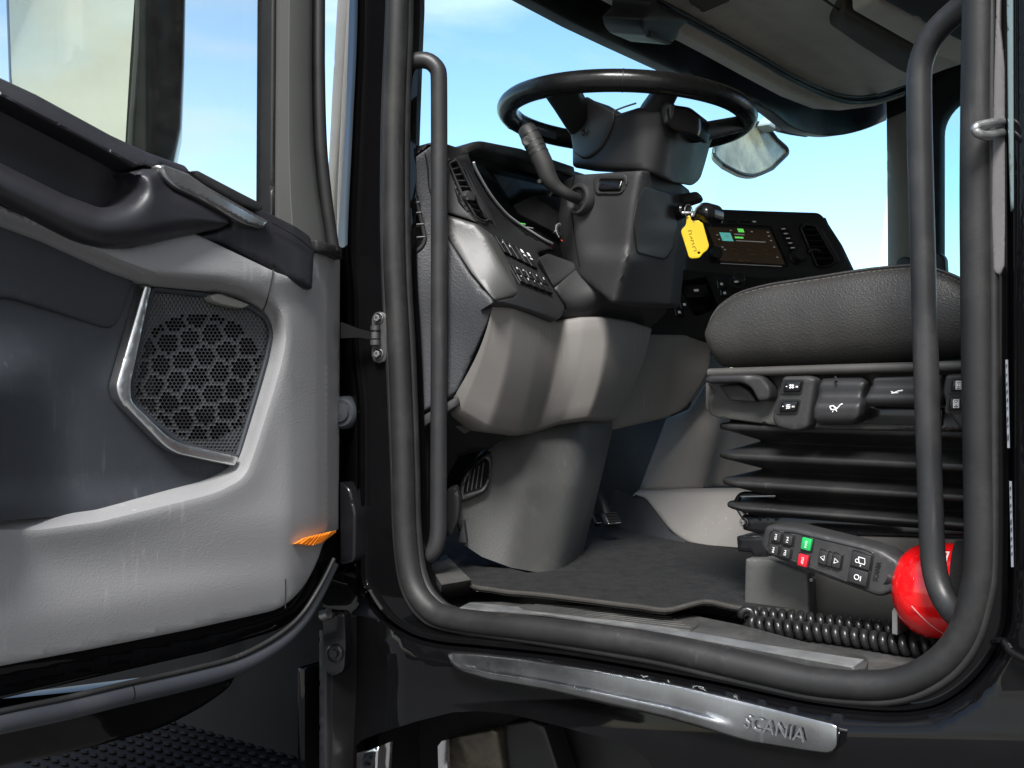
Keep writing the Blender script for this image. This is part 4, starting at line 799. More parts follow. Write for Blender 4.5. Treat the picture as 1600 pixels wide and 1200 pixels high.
# hood over the instruments: silhouette, inner rim, cluster
hm = YM([(628, 268, .03), (650, 246, .05), (674, 221, .07), (695, 222, .09), (719, 231, .115), (749, 218, .15), (815, 231, .30), (892, 258, .48), (735, 242, .13), (807, 249, .29), (880, 273, .46), (700, 248, .09)])
b = B(); b.relief(fil([(626, 262), (635, 254), (674, 221, 6), (695, 222, 4), (719, 230, 4), (749, 218, 10), (815, 231), (900, 260), (900, 282), (880, 272), (807, 250), (748, 234, 8), (733, 240, 6), (730, 246), (703, 262), (690, 246), (674, 228), (650, 245), (634, 262)]), hm, BODYBLK, (-0.10, 0.0, -0.01), sp=8, roll=3, rolld=0.008); b.build('instrument_hood', dash, ang=60)
CG = fil([(732, 238, 8), (746, 228, 10), (807, 244), (890, 268), (900, 410), (860, 398), (838, 386), (796, 356), (776, 336), (752, 305), (735, 268)])
cm = YM([(737, 240, .17), (748, 233, .20), (807, 249, .36), (884, 272, .52), (890, 395, .42), (843, 370, .33), (786, 330, .25), (743, 266, .175)])
b = B(); b.relief(CG, cm, GLOSSBLK, (-0.01, 0.01, 0), sp=12); clu = b.build('instrument_cluster', dash)
b = B(); b.slab([S(u, v, .62) for u, v in ((725, 245), (900, 268), (1000, 300), (1000, 520), (820, 490), (730, 350))], (-0.02, .02, 0), BODYBLK); b.slab([S(u, v, Y) for u, v, Y in ((728, 250, .20), (800, 262, .42), (900, 290, .60), (900, 480, .60), (850, 470, .40), (790, 420, .24), (735, 330, .19))], (-.01, .01, 0), BODYBLK); b.build('cluster_backing', dash)
b = B(); b.slab([cm(u, v) + Vector((0.012, -0.004, 0)) for u, v in fil([(752, 262), (880, 292), (886, 380), (800, 336)])], (-0.002, 0.001, 0), CLGLASS); b.build('cluster_glass', clu)
g0 = cm(872, 366) + Vector((0.015, -0.005, 0)); gx, gy = Vector((0.10, 0.99, 0)).normalized(), Vector((-0.35, 0, 0.94)).normalized()
b = B()
arc = [g0 + (gx * math.cos(a) + gy * math.sin(a)) * 0.019 for a in [math.radians(90 + 8 * k) for k in range(16)]]; b.tube(arc, 0.0005, GAUGE, n=6)
for k in range(7):
    a = math.radians(95 + 18 * k); b.tube([g0 + (gx * math.cos(a) + gy * math.sin(a)) * q for q in (0.0155, 0.0178)], 0.0003, GAUGE, n=4)
b.build('gauge_arc', clu)
b = B(); arc = [g0 + (gx * math.cos(a) + gy * math.sin(a)) * 0.019 for a in [math.radians(225 + 6 * k) for k in range(7)]]; b.tube(arc, 0.0006, GRED, n=6); b.build('gauge_limit', clu)
b = B(); b.box(cm(811, 351) + Vector((0.012, -0.005, 0)), (0.0018, 0.012, 0.0012), (X1, Y1, Z1), SGREEN); b.box(cm(822, 357) + Vector((0.012, -0.005, 0)), (0.0018, 0.016, 0.0008), (X1, Y1, Z1), GAUGE); b.build('indicator_lamp', clu)
# surround between vent and cluster, switch panel
sp_ = [(702, 258, .09), (733, 240, .12), (742, 346, .108), (806, 458, .132), (886, 482, .30), (842, 392, .30), (796, 365, .235), (775, 343, .20), (738, 268, .135), (820, 430, .19)]
spm = YM(sp_)
VH2 = fil([(700, 256, 4), (712, 250, 4), (724, 272), (752, 330), (762, 345, 5), (754, 346, 5), (742, 338), (722, 306)])
b = B(); b.relief(fil([(696, 250), (703, 246), (733, 239), (737, 252), (744, 272), (764, 306), (787, 335), (806, 352), (843, 375), (868, 388), (842, 394), (862, 436), (885, 481, 5), (881, 491, 5), (872, 499, 4), (800, 476), (773, 470, 2), (806, 463, 4), (806, 455, 4), (760, 367), (742, 346), (721, 312)]), spm, DARKS, (-0.04, 0.02, -0.01), sp=9, roll=4, rolld=0.005, holes=[VH2]); swp = b.build('switch_panel', dash, ang=50)
b = B(); b.relief([(694, 248), (716, 244), (768, 348), (738, 348)], lambda u, v: spm(u, v) + Vector((-0.02, 0.006, 0)), BODYBLK, (-0.01, 0, 0), sp=16); dv = b.build('driver_vent', dash)
for k in range(8):
    t = (k + 0.6) / 8.2; a = spm(lerp(702, 741, t) + 1, lerp(262, 334, t)) + Vector((-0.006, 0.002, 0)); c = spm(lerp(714, 762, t), lerp(258, 342, t)) + Vector((-0.006, 0.002, 0)); b = B()
    b.box((a + c) / 2, ((c - a).length, 0.012, 0.0022), ((c - a).normalized(), Vector((0.8, -0.2, 0.5)).normalized(), (c - a).normalized().cross(Vector((0.8, -0.2, 0.5))).normalized()), DARK, 0.0005, 1); b.build('slat', dv)
b = B(); b.relief(fil([(722, 306, 2), (727, 298, 3), (742, 305, 2), (739, 316, 2), (727, 314)]), lambda u, v: spm(u, v) + Vector((0.010, -0.006, 0)), DARK, (-0.015, 0.004, 0), sp=5, roll=2, rolld=0.003); b.build('vent_tab', dv)
b = B(); b.relief(fil([(724, 262, 2), (728, 262, 2), (768, 340, 3), (767, 346, 3), (756, 340, 3)]), lambda u, v: spm(u, v) + Vector((0.003, -0.002, 0)), CHAR, (-0.01, 0.003, 0), sp=8); b.tube([spm(u, v) + Vector((0.003, -0.002, 0)) for u, v in dens(VH2, 9)], 0.0016, DARK, n=6, closed=True); b.build('vent_bezel', dv)
b = B(); b.tube([spm(u, v) + Vector((0.004, -0.003, 0)) for u, v in [(725, 256), (770, 348), (772, 352)]], 0.0010, DARK, n=6); b.build('vent_line', dv)
b = B(); chl = crom([(739, 254, 0), (743, 266, 0), (763, 301, 0), (786, 330, 0), (806, 347, 0), (843, 371, 0), (862, 381, 0)], 6); b.tube([spm(p.x + 1, p.y) + Vector((0.002, -0.002, 0)) for p in chl], 0.0020, mat('satin_trim', (0.55, 0.56, 0.57), 0.45, metal=.6), n=8); b.build('cluster_trim', clu)
# two banks of switches, each switch a piece with its white symbol
def bank(u0, v0, au, av, bu, bv, cols, rows_, sym):
    for j in range(rows_):
        for i in range(cols):
            q = []
            for di, dj in ((0.06, 0.06), (0.94, 0.06), (0.94, 0.94), (0.06, 0.94)):
                s_, t_ = (i + di) / cols, (j + dj) / rows_; q.append((u0 + au * s_ + bu * t_, v0 + av * s_ + bv * t_))
            bb = B(); sw = lambda u, v: spm(u, v) + Vector((0.005, -0.003, 0.002)); pts = [sw(*p) for p in q]
            bb.slab(pts, Vector((-0.006, 0.003, -0.002)), BODYBLK, 0.0006, 1)
            cu_, cv_ = sum(p[0] for p in q) / 4, sum(p[1] for p in q) / 4
            if sym[j][i]:
                c = spm(cu_ - 1, cv_ - (3 if rows_ > 1 else 4)) + Vector((0.0062, -0.0036, 0.0022)); xd = (pts[1] - pts[0]).normalized(); yd = (pts[0] - pts[3]).normalized(); nn = xd.cross(yd).normalized(); s_ = 0.0016
                if sym[j][i] == 1: bb.box(c, (s_ * 1.4, s_ * .5, 0.0004), (xd, yd, nn), WHITE); bb.box(c + yd * s_, (s_ * .5, s_, 0.0004), (xd, yd, nn), WHITE)
                elif sym[j][i] == 2: bb.lathe(c, nn, [(0, s_), (0.0003, s_), (0.0003, s_ * .5), (0, s_ * .5)], WHITE, 10); bb.box(c - yd * s_ * 1.4, (s_ * 1.6, s_ * .35, 0.0004), (xd, yd, nn), WHITE)
                elif sym[j][i] == 3: bb.box(c + yd * 0.004, (0.0048, 0.0080, 0.0005), (xd, yd, nn), WHITE); bb.box(c - yd * 0.006, (0.005, 0.003, 0.0004), (xd, yd, nn), WHITE)
                else: bb.box(c, (s_ * 1.7, s_ * .35, 0.0004), (xd, yd, nn), WHITE); bb.box(c + xd * s_ * .3 + yd * s_ * .6, (s_ * .35, s_ * 1.3, 0.0004), (xd, yd, nn), WHITE)
            bb.build('switch', swp)
bank(770, 369, 53, 27, 17, 28, 5, 1, [[4, 2, 0, 3, 3]])
bank(797, 416, 52, 20, 14, 26, 5, 2, [[2, 1, 4, 1, 2], [4, 2, 4, 1, 0]])
for (u0, v0, u1, v1) in ((766, 367, 782, 396), (793, 414, 811, 444)):
    b = B(); b.tube([spm(u, v) + Vector((0.004, -0.003, 0)) for u, v in ((u0, v0), (u1, v1))], 0.0009, CHAR, n=6); b.build('switch_bezel', swp)
# grey knee panel: faceted, seam at the bottom
kcol = [((714, 612, .070), (770, 478, .082)), ((722, 638, .080), (772, 477, .084)), ((766, 664, .118), (804, 479, .128)), ((812, 672, .20), (838, 490, .205)), ((838, 669, .285), (874, 507, .295)), ((880, 655, .325), (912, 500, .325)), ((922, 649, .355), (948, 500, .365)), ((944, 650, .43), (984, 505, .46)), ((964, 651, .51), (1018, 515, .57))]
def corner(pts, f=0.15):
    o = [pts[0]]
    for a, p, c in zip(pts, pts[1:], pts[2:]):
        s_, e_ = p.lerp(a, f), p.lerp(c, f); o += [s_.lerp(p, t).lerp(p.lerp(e_, t), t) for t in (0, .25, .5, .75, 1)]
    return o + [pts[-1]]
top = corner([S(*q[1]) for q in kcol]); bot = corner([S(*q[0]) for q in kcol])
rows = []
for k in range(9):
    t = k / 8; rows.append([p.lerp(q, t) + Vector((0.012 * math.sin(math.pi * t), -0.004 * math.sin(math.pi * t), 0)) for p, q in zip(top, bot)])
back_ = Vector((-0.07, 0.03, 0))
r0 = [p + back_ * 0.7 + Z1 * 0.006 for p in top]; r1 = [p + back_ * 0.18 + Z1 * 0.006 for p in top]; r2 = [p + back_ * 0.03 + Z1 * 0.003 for p in top]
e2 = [p + back_ * 0.05 - Z1 * 0.004 for p in bot]; e1 = [p + back_ * 0.20 - Z1 * 0.010 for p in bot]; e0 = [p + back_ - Z1 * 0.012 for p in bot]
b = B(); b.loft([r0, r1, r2] + rows + [e2, e1, e0], TAUPE)
rt = [r[-1] for r in [r0, r1, r2] + rows + [e2, e1, e0]]; b.loft([rt, [p + Vector((-0.05, 0.01, 0)) for p in rt]], TAUPE); b.build('knee_panel', dash, ang=65)
# second grey panel beyond the column
b = B(); b.relief(fil([(1000, 522), (1108, 524, 3), (1114, 545), (1110, 580, 20), (1094, 608, 10), (1072, 640, 14), (1040, 654), (960, 672), (950, 660)]), YM([(1000, 522, .66), (1108, 524, .82), (1110, 580, .80), (1072, 640, .78), (960, 672, .58), (1020, 600, .68)]), TAUPE, (-0.05, 0.04, 0), sp=13, roll=5, rolld=0.01); b.build('glove_panel', dash)
# lower column shroud down to the floor
cov = fil([(712, 800), (716, 776), (740, 735), (764, 700), (790, 668), (850, 655), (970, 640), (960, 660), (935, 767), (912, 860, 6), (908, 886, 4), (875, 897, 6), (838, 894), (799, 887), (753, 870), (726, 852)])
cvm = RID([[(655, 760, .24), (760, 740, .19), (900, 712, .15)], [(655, 850, .33), (760, 824, .26), (896, 790, .20)], [(655, 898, .385), (760, 880, .325), (896, 858, .27)], [(655, 914, .405), (760, 898, .345), (896, 876, .295)], [(655, 932, .46), (760, 914, .40), (896, 890, .35)], [(655, 962, .60), (760, 938, .54), (896, 909, .47)]], 12)
b = B(); b.relief(cov, cvm, SHROUD, (-0.04, 0.04, 0), sp=11); csh = b.build('column_shroud', truck, ang=70)
fv = fil([(718, 782, 4), (717, 765, 6), (724, 740, 10), (745, 718, 8), (764, 702, 5), (769, 715, 5), (765, 752, 8), (758, 768, 6), (726, 782, 4)])
b = B(); b.relief(fv, lambda u, v: cvm(u, v) + Vector((0.012, -0.012, 0)), BODYBLK, (-0.02, 0.02, 0), sp=7, roll=4, rolld=0.005, holes=[fil([(724, 770, 3), (726, 752, 4), (738, 730, 5), (757, 715, 4), (761, 722, 3), (757, 752, 5), (750, 762, 4)])]); fvo = b.build('footwell_vent', truck)
b = B(); b.relief([(722, 774), (722, 752), (736, 728), (758, 711), (765, 722), (760, 754), (750, 766)], lambda u, v: cvm(u, v) + Vector((0.002, -0.002, 0)), TREADBLK, (-0.005, 0.005, 0), sp=8); b.build('vent_throat', fvo)
for k in range(5):
    u = 729 + 7 * k; b = B(); b.tube([cvm(u, 768 - 2.2 * k) + Vector((0.004, -0.004, 0)), cvm(u + 5, 738 - 5 * k) + Vector((0.004, -0.004, 0))], 0.0016, DARK, n=6); b.build('slat', fvo)
# switch-gear column: lower cover, middle shroud, round inset, rocker
lcm = YM([(844, 403, .25), (856, 395, .30), (907, 416, .36), (865, 448, .27), (885, 481, .30), (873, 500, .31), (960, 462, .37), (1044, 473, .56), (1012, 509, .60), (913, 500, .345), (950, 490, .40)])
b = B(); b.relief(fil([(842, 402, 3), (856, 395, 4), (910, 414), (902, 420), (866, 448), (856, 430)]), lcm, DARK, (-0.03, 0.03, -0.01), sp=8, roll=3, rolld=0.004); b.relief(fil([(866, 449), (900, 419, 4), (960, 462, 6), (1046, 473, 4), (1042, 488, 6), (1014, 509, 5), (950, 502), (913, 501), (868, 503), (876, 490), (886, 481)]), lcm, DARK, (-0.03, 0.03, -0.01), sp=8, roll=4, rolld=0.005); b.build('column_joint_cover', dash, ang=55)
csm = RID([[(270, 876, .405), (480, 866, .41)], [(270, 899, .345), (340, 893, .335), (420, 906, .335), (480, 910, .34)], [(270, 950, .335), (385, 940, .335), (405, 940, .318), (480, 935, .318)], [(270, 1003, .325), (320, 992, .318), (385, 984, .318), (405, 980, .306), (480, 958, .31)], [(270, 1066, .50), (360, 1068, .50), (480, 1046, .50)]], 7)
b = B(); b.relief(fil([(878, 281, 4), (900, 272, 4), (1006, 265, 5), (1062, 284, 5), (1066, 300), (1065, 361), (1054, 405), (1047, 478, 8), (956, 474, 8), (900, 428), (866, 402, 4), (868, 380), (872, 330)]), csm, DARK, (-0.02, 0.07, 0), sp=9, roll=5, rolld=0.008); scol = b.build('steering_column', truck, ang=60)
b = B(); b.tube([csm(p.x, p.y) + Vector((0, -0.0006, 0)) for p in crom([(898, 274, 0), (893, 300, 0), (894, 335, 0), (899, 375, 0), (906, 417, 0)], 5)], 0.0007, TREADBLK, n=6); b.build('shroud_joint', scol)
INS = fil([(1006, 291, 6), (1050, 303, 8), (1059, 349, 10), (1052, 389), (1040, 407, 8), (996, 396, 6), (989, 346, 10), (996, 312)])
b = B(); b.relief(INS, lambda u, v: csm(u, v) + Vector((0.003, -0.006, 0)), DARKS, (-0.004, 0.008, 0), sp=7, roll=3, rolld=0.003); b.build('airbag_cover', scol)
b = B(); b.relief(fil([(926, 282, 8), (934, 272, 8), (978, 272, 8), (982, 284, 8), (972, 304, 8), (930, 305, 8)]), lambda u, v: csm(u, v) + Vector((0.002, -0.004, 0)), DARK, (-0.004, 0.008, 0), sp=6, roll=3, rolld=0.003, holes=[fil([(937, 281, 3), (975, 281, 3), (974, 299, 3), (937, 299, 3)])]); b.build('rocker_bezel', scol)
b = B(); b.relief(fil([(938, 282, 2), (974, 282, 2), (972, 297, 3), (938, 298, 3)]), lambda u, v: csm(u, v) + Vector((0.000, -0.003 - 0.004 * sm(v, 281, 296), 0)), GLOSSBLK, (-0.004, 0.008, 0), sp=5, roll=3, rolld=0.003); b.build('rocker_switch', scol)
# stalks
def Sp(u, v, y): return S(u, v, y)
b = B(); b.lathe(S(903, 311, .327), (-0.22, -0.97, 0.04), [(-0.012, 0.026), (0.000, 0.026), (0.003, 0.024), (0.003, 0.020), (-0.003, 0.017), (-0.004, 0.009)], DARK, 32); b.build('stalk_collar', scol)
b = B(); path = crom([S(903, 311, .325), S(888, 304, .30), S(868, 291, .285), S(857, 277, .278), S(850, 258, .275), S(840, 237, .273), S(829, 213, .272), S(821, 200, .272)], 6)
b.tube(path, lambda t: sinterp(t, [(0, .0090), (.2, .0098), (.36, .0135), (.48, .0152), (.62, .0164), (.85, .0164), (.96, .0150), (1, .012)]), mat('stalk_plastic', (0.016, 0.016, 0.016), 0.6), n=18); stk = b.build('indicator_stalk', scol, ang=60)
for t in (0.70, 0.76, 0.80, 0.86):
    i = int(t * (len(path) - 1)); p, q = path[i], path[i + 1]; b = B(); b.lathe(p, q - p, [(-0.0008, 0.015), (-0.0008, 0.0171), (0.0008, 0.0171), (0.0008, 0.015)], BODYBLK, 20); b.build('stalk_ring', stk)
b = B(); b.lathe(S(823, 221, .256), (0.4, -0.85, 0.05), [(-0.004, 0.0085), (0.001, 0.0085), (0.0025, 0.006), (0.0015, 0)], DARK, 16); b.build('wiper_button', stk)
b = B(); b.lathe(S(843, 283, .266), (0.4, -0.9, 0), [(0, 0.0035), (0.0006, 0.0034), (0.0006, 0)], BODYBLK, 12); b.build('stalk_mark', stk)
b = B(); b.relief(fil([(1056, 306, 3), (1066, 302, 3), (1088, 298, 4), (1097, 306, 4), (1094, 312, 3), (1070, 320, 3), (1058, 316)]), lambda u, v: S(u, v, .50), DARKS, (-0.01, 0.025, 0), sp=6, roll=4, rolld=0.006); b.build('retarder_stalk', scol)
b = B(); b.lathe(S(1066, 330, .47), (0.6, -0.3, 0.1), [(-0.03, 0.012), (0.008, 0.012), (0.010, 0.009), (0.006, 0.006), (0.006, 0)], GLOSSBLK, 20); b.build('ignition_lock', scol)

# ================================================================ steering wheel
WC = S(978, 181, 0.475); Wn = Vector((0.028, 0.058, 0.998)).normalized()
e1 = (RT - Wn * RT.dot(Wn)).normalized(); e2 = Wn.cross(e1).normalized()
RR = 0.2085
rim = [WC + (e1 * math.cos(a) + e2 * math.sin(a)) * RR for a in [2 * math.pi * k / 96 for k in range(96)]]
b = B(); b.tube(rim, 0.0180, WHEELM, n=20, closed=True); sw_ = b.build('steering_wheel', truck, ang=70)
b = B()
for a in (math.radians(-97), math.radians(160)):
    c = WC + (e1 * math.cos(a) + e2 * math.sin(a)) * RR; t = (-e1 * math.sin(a) + e2 * math.cos(a)); b.lathe(c, t, [(-0.0009, 0.017), (-0.0009, 0.0186), (0.0009, 0.0186), (0.0009, 0.017)], BODYBLK, 24)
b.build('rim_seam', sw_)
b = B()
for k in range(46):
    a = math.radians(128 + 0.75 * k); t = (-e1 * math.sin(a) + e2 * math.cos(a)); r_ = (e1 * math.cos(a) + e2 * math.sin(a)); c = WC + r_ * (RR - 0.0175) - Wn * 0.006
    b.tube([c - Wn * 0.006 - t * 0.001, c + Wn * 0.006 + t * 0.0012], 0.0009, POWDER, n=4)
b.build('stitching', sw_, kind='stuff')
hubm = RID([[(150, 886, .42), (290, 884, .42)], [(150, 918, .375), (265, 908, .37)], [(150, 962, .350), (265, 950, .350)], [(150, 1000, .345), (265, 1000, .345)], [(150, 1052, .37), (270, 1040, .375)], [(150, 1104, .50), (290, 1076, .50)]], 16)
b = B(); b.relief(fil([(899, 168, 4), (918, 153, 4), (960, 178, 5), (995, 167), (1040, 170), (1096, 195, 6), (1087, 217), (1078, 250), (1070, 276, 10), (1054, 287, 8), (1006, 268, 16), (892, 262, 8), (892, 214, 6), (886, 196)]), hubm, DARKS, (-0.02, 0.09, 0.01), sp=9, roll=7, rolld=0.012); hub = b.build('hub_cover', sw_, ang=60)
b = B(); b.relief(fil([(897, 160, 3), (918, 151, 3), (962, 176, 4), (961, 188, 4), (955, 205, 20), (940, 235, 20), (915, 252, 14), (897, 238), (892, 210)]), lambda u, v: hubm(u, v) + Vector((0.002, -0.005, 0)), DARKS, (-0.004, 0.008, 0), sp=8, roll=4, rolld=0.005); b.lathe(S(912, 207, .365), (-0.3, -0.9, 0), [(0, 0.0062), (0.0006, 0.0058), (-0.002, 0.0035), (-0.003, 0)], BODYBLK, 16); b.build('hub_side', sw_, ang=60)
b = B(); b.tube([hubm(u, v) + Vector((0.002, -0.008, 0.004)) for u, v in ((961, 179), (980, 172), (996, 167))], 0.0015, STEEL, n=8); b.build('hub_plate', sw_)
# spokes
def spoke(pa, pb, wa, wb, ha, hb_):
    rows = []; d = (pb - pa).normalized(); s_ = d.cross(Z1).normalized(); up = s_.cross(d)
    for t in (0, 0.15, 0.5, 0.85, 1):
        c = pa.lerp(pb, t); w_, h = lerp(wa, wb, sm(t)), lerp(ha, hb_, sm(t))
        rows.append([c + s_ * (w_ * math.copysign(abs(math.cos(a)) ** 0.6, math.cos(a))) + up * (h * math.copysign(abs(math.sin(a)) ** 0.6, math.sin(a))) for a in [2 * math.pi * k / 16 for k in range(16)]])
    return rows
wp = lambda ang, r: WC + (e1 * math.cos(math.radians(ang)) + e2 * math.sin(math.radians(ang))) * r
for nm, rows in (('left', spoke(wp(-128, RR - 0.006), S(905, 186, .40), 0.030, 0.022, 0.013, 0.028)), ('near', spoke(wp(-76, RR - 0.005), S(1018, 182, .385), 0.020, 0.022, 0.012, 0.020)), ('right', spoke(wp(2, RR - 0.004), S(1088, 208, .47), 0.024, 0.022, 0.014, 0.016)), ('far', spoke(wp(165, RR - 0.004), S(905, 205, .52), 0.020, 0.022, 0.012, 0.016))):
    if nm == 'far': continue
    b = B(); b.loft(rows, DARKS, cu=True); b.build('spoke', sw_, ang=60)
b = B(); b.relief(fil([(1040, 170, 4), (1048, 162, 6), (1076, 166, 6), (1094, 180, 6), (1094, 202, 4), (1090, 214, 4), (1060, 206, 4), (1042, 196, 5)]), lambda u, v: S(u, v, .345 + 0.0012 * (u - 1040)), GLOSSBLK, (-0.01, 0.05, 0), sp=7, roll=5, rolld=0.008); b.build('button_pod', sw_)
b = B(); b.relief(fil([(1030, 168, 6), (1038, 156, 6), (1052, 160, 6), (1048, 190, 6), (1036, 196, 6)]), lambda u, v: S(u, v, .352), DARKS, (-0.01, 0.05, 0), sp=6, roll=5, rolld=0.008); b.build('pod_mount', sw_)

# ================================================================ centre dash with screen
CP = Plane.of(S(1101, 340, .94), S(1291, 336, 1.16), S(1101, 420, .92))
b = B(); b.relief(fil([(1070, 330), (1112, 325, 6), (1190, 328), (1282, 331, 8), (1292, 342, 6), (1318, 382), (1338, 424, 5), (1330, 436), (1200, 440), (1070, 436)]), CP.map(0), DARKS, -CP.n * 0.10, sp=16, roll=5, rolld=0.008, holes=[fil([(1250, 354, 5), (1272, 350, 5), (1306, 408, 5), (1298, 414, 4), (1278, 418, 6)])]); med = b.build('media_panel', dash)
b = B(); b.slab([CP.at(u, v, 0.004) for u, v in [(1106, 354), (1203, 359), (1227, 413), (1126, 407)]], -CP.n * 0.006, SCREEN, 0.0006); scr = b.build('screen', med)
b = B(); hh = 0.0052
def quad(u0, v0, u1, v1, m, sk=0.40):
    P_ = [(u0, v0), (u1, v0 + (u1 - u0) * .05), (u1 + (v1 - v0) * sk, v1 + (u1 - u0) * .05), (u0 + (v1 - v0) * sk, v1)]; b.slab([CP.at(p, q, hh) for p, q in P_], -CP.n * 0.0006, m)
quad(1124, 363, 1141, 376, STEAL); quad(1132, 367, 1138, 371, STEXT); quad(1152, 357, 1161, 362.5, SGREEN); quad(1148, 369.5, 1161, 372, SGREEN)
quad(1147, 365, 1163, 366.6, STEXT); quad(1150, 375.2, 1196, 376.6, STEXT); quad(1126, 411, 1222, 412, WHITE, 0)
for u, v in ((1119, 366), (1122, 373), (1127, 385), (1131, 389), (1200, 368), (1203, 375), (1208, 385), (1213, 401), (1140, 359), (1173, 361), (1198, 362)): quad(u, v, u + 3, v + 1.6, STEXT)
for u, v in ((1142, 388), (1168, 389), (1192, 390), (1146, 396), (1172, 397), (1196, 397), (1154, 406), (1164, 406)): quad(u, v, u + 7, v + 0.8, PENCIL)
b.build('screen_content', scr)
for k in range(5):
    b = B(); u, v = 1217 + 3.6 * k, 355 + 7.4 * k; b.slab([CP.at(p, q, 0.004) for p, q in ((u, v), (u + 14, v - .6), (u + 16, v + 5), (u + 2, v + 5.8))], -CP.n * 0.005, BODYBLK, 0.0008, 1); b.slab([CP.at(p, q, 0.0046) for p, q in ((u + 4, v + 1.8), (u + 10, v + 1.4), (u + 10.5, v + 3), (u + 4.5, v + 3.4))], -CP.n * 0.0005, STEXT); b.build('media_key', med)
for u, v, r in ((1244, 402, .0150), (1114, 399, .0150)):
    b = B(); b.lathe(CP.at(u, v, 0.0), CP.n, [(0, r * 1.15), (0.004, r * 1.1), (0.005, r), (0.020, r * .92), (0.023, r * .8), (0.023, 0)], DARKS, 24); b.build('media_knob', med)
b = B(); b.tube([CP.at(u, v, 0.002) for u, v in fil([(1110, 350, 3), (1204, 354, 3), (1232, 416, 4), (1124, 412, 4)])], 0.0014, GLOSSBLK, n=6, closed=True); b.build('screen_frame', med)
for u in (1124, 1176):
    b = B(); b.slab([CP.at(p, q, 0.0012) for p, q in ((u, 345), (u + 5, 345.3), (u + 5.4, 347.3), (u + .4, 347))], -CP.n * 0.002, STEXT); b.build('media_symbol', med)
for u in (1138, 1158):
    b = B(); b.slab([CP.at(p, q, 0.0012) for p, q in ((u, 345), (u + 13, 345.6), (u + 13.5, 348), (u + .5, 347.4))], -CP.n * 0.003, GLOSSBLK); b.build('media_slot', med)
b = B(); b.slab([CP.at(u, v, -0.03) for u, v in ((1240, 340), (1290, 340), (1330, 430), (1260, 430))], -CP.n * 0.01, BODYBLK); cv = b.build('passenger_vent', dash)
for k in range(6):
    v = 362 + 9 * k; b = B(); a, c = CP.at(1252 + 4.2 * k, v, -0.008), CP.at(1275 + 5.6 * k, v + .8, -0.008); b.box((a + c) / 2, ((c - a).length, 0.018, 0.003), ((c - a).normalized(), (CP.n + Z1 * 0.5).normalized(), (c - a).normalized().cross((CP.n + Z1 * 0.5).normalized())), BODYBLK, 0.0005, 1); b.build('slat', cv)
b = B(); b.tube([CP.at(u, v, 0.002) for u, v in ((1282, 358), (1290, 370), (1312, 408))], 0.0035, CHAR, n=8); b.tube([CP.at(u, v, 0.001) for u, v in fil([(1250, 354, 5), (1272, 350, 5), (1306, 408, 5), (1298, 414, 4), (1278, 418, 6)])], 0.002, DARKS, n=6, closed=True); b.build('vent_bezel', cv)
for u, v in ((1262, 352), (1272, 392)):
    b = B(); b.tube([CP.at(p.x, p.y, 0.004) for p in crom([(u - 9, v + 3, 0), (u - 4, v - 1, 0), (u + 4, v - 1.5, 0), (u + 10, v + 1, 0)], 4)], 0.0032, DARK, n=8); b.build('vent_tab', cv)
# lower console with tray, keys and knob
LP = Plane.of(S(1000, 430, .80), S(1200, 440, .98), S(1010, 520, .72))
b = B(); b.relief(fil([(980, 430), (1060, 420), (1205, 436), (1330, 440), (1300, 560), (1112, 528), (1000, 524), (960, 500)]), LP.map(0), BODYBLK, -LP.n * 0.05, sp=18, holes=[fil([(1058, 440), (1104, 432), (1124, 482), (1085, 495)])]); con = b.build('centre_console', dash)
b = B(); b.slab([LP.at(u, v, -0.06) for u, v in ((1050, 420), (1112, 420), (1135, 500), (1080, 510))], -LP.n * 0.01, BODYBLK); b.build('console_tray', con)
b = B(); b.slab([LP.at(u, v, 0.002) for u, v in ((1064, 446), (1104, 444), (1110, 463), (1072, 465))], -LP.n * 0.05, GLOSSBLK, 0.001); b.slab([LP.at(u, v, 0.003) for u, v in ((1084, 452), (1091, 451.6), (1092, 454.6), (1085, 455))], -LP.n * 0.002, STEXT); b.build('card_slot', con)
b = B(); b.lathe(LP.at(1152, 442, 0), LP.n, [(0, .0165), (.003, .0165), (.004, .014), (.016, .013), (.018, .011), (.018, 0)], DARKS, 24); b.slab([LP.at(u, v, 0.0186) for u, v in ((1147, 439), (1153, 438.5), (1154, 441), (1148, 441.5))], -LP.n * .0006, STEXT); b.build('mode_knob', con)
for (u, v, w_, h_) in ((1120, 438, 14, 12), (1125, 452, 14, 9), (1046, 470, 13, 11), (1054, 482, 13, 11), (1062, 470, 13, 11)):
    b = B(); b.slab([LP.at(p, q, 0.004) for p, q in ((u, v), (u + w_, v - .6), (u + w_ + 2, v + h_), (u + 2, v + h_ + .6))], -LP.n * .006, GLOSSBLK, .001, 1); b.slab([LP.at(p, q, 0.0048) for p, q in ((u + 5, v + 4), (u + 9, v + 3.6), (u + 10, v + 7), (u + 6, v + 7.4))], -LP.n * .0006, STEXT); b.build('console_key', con)
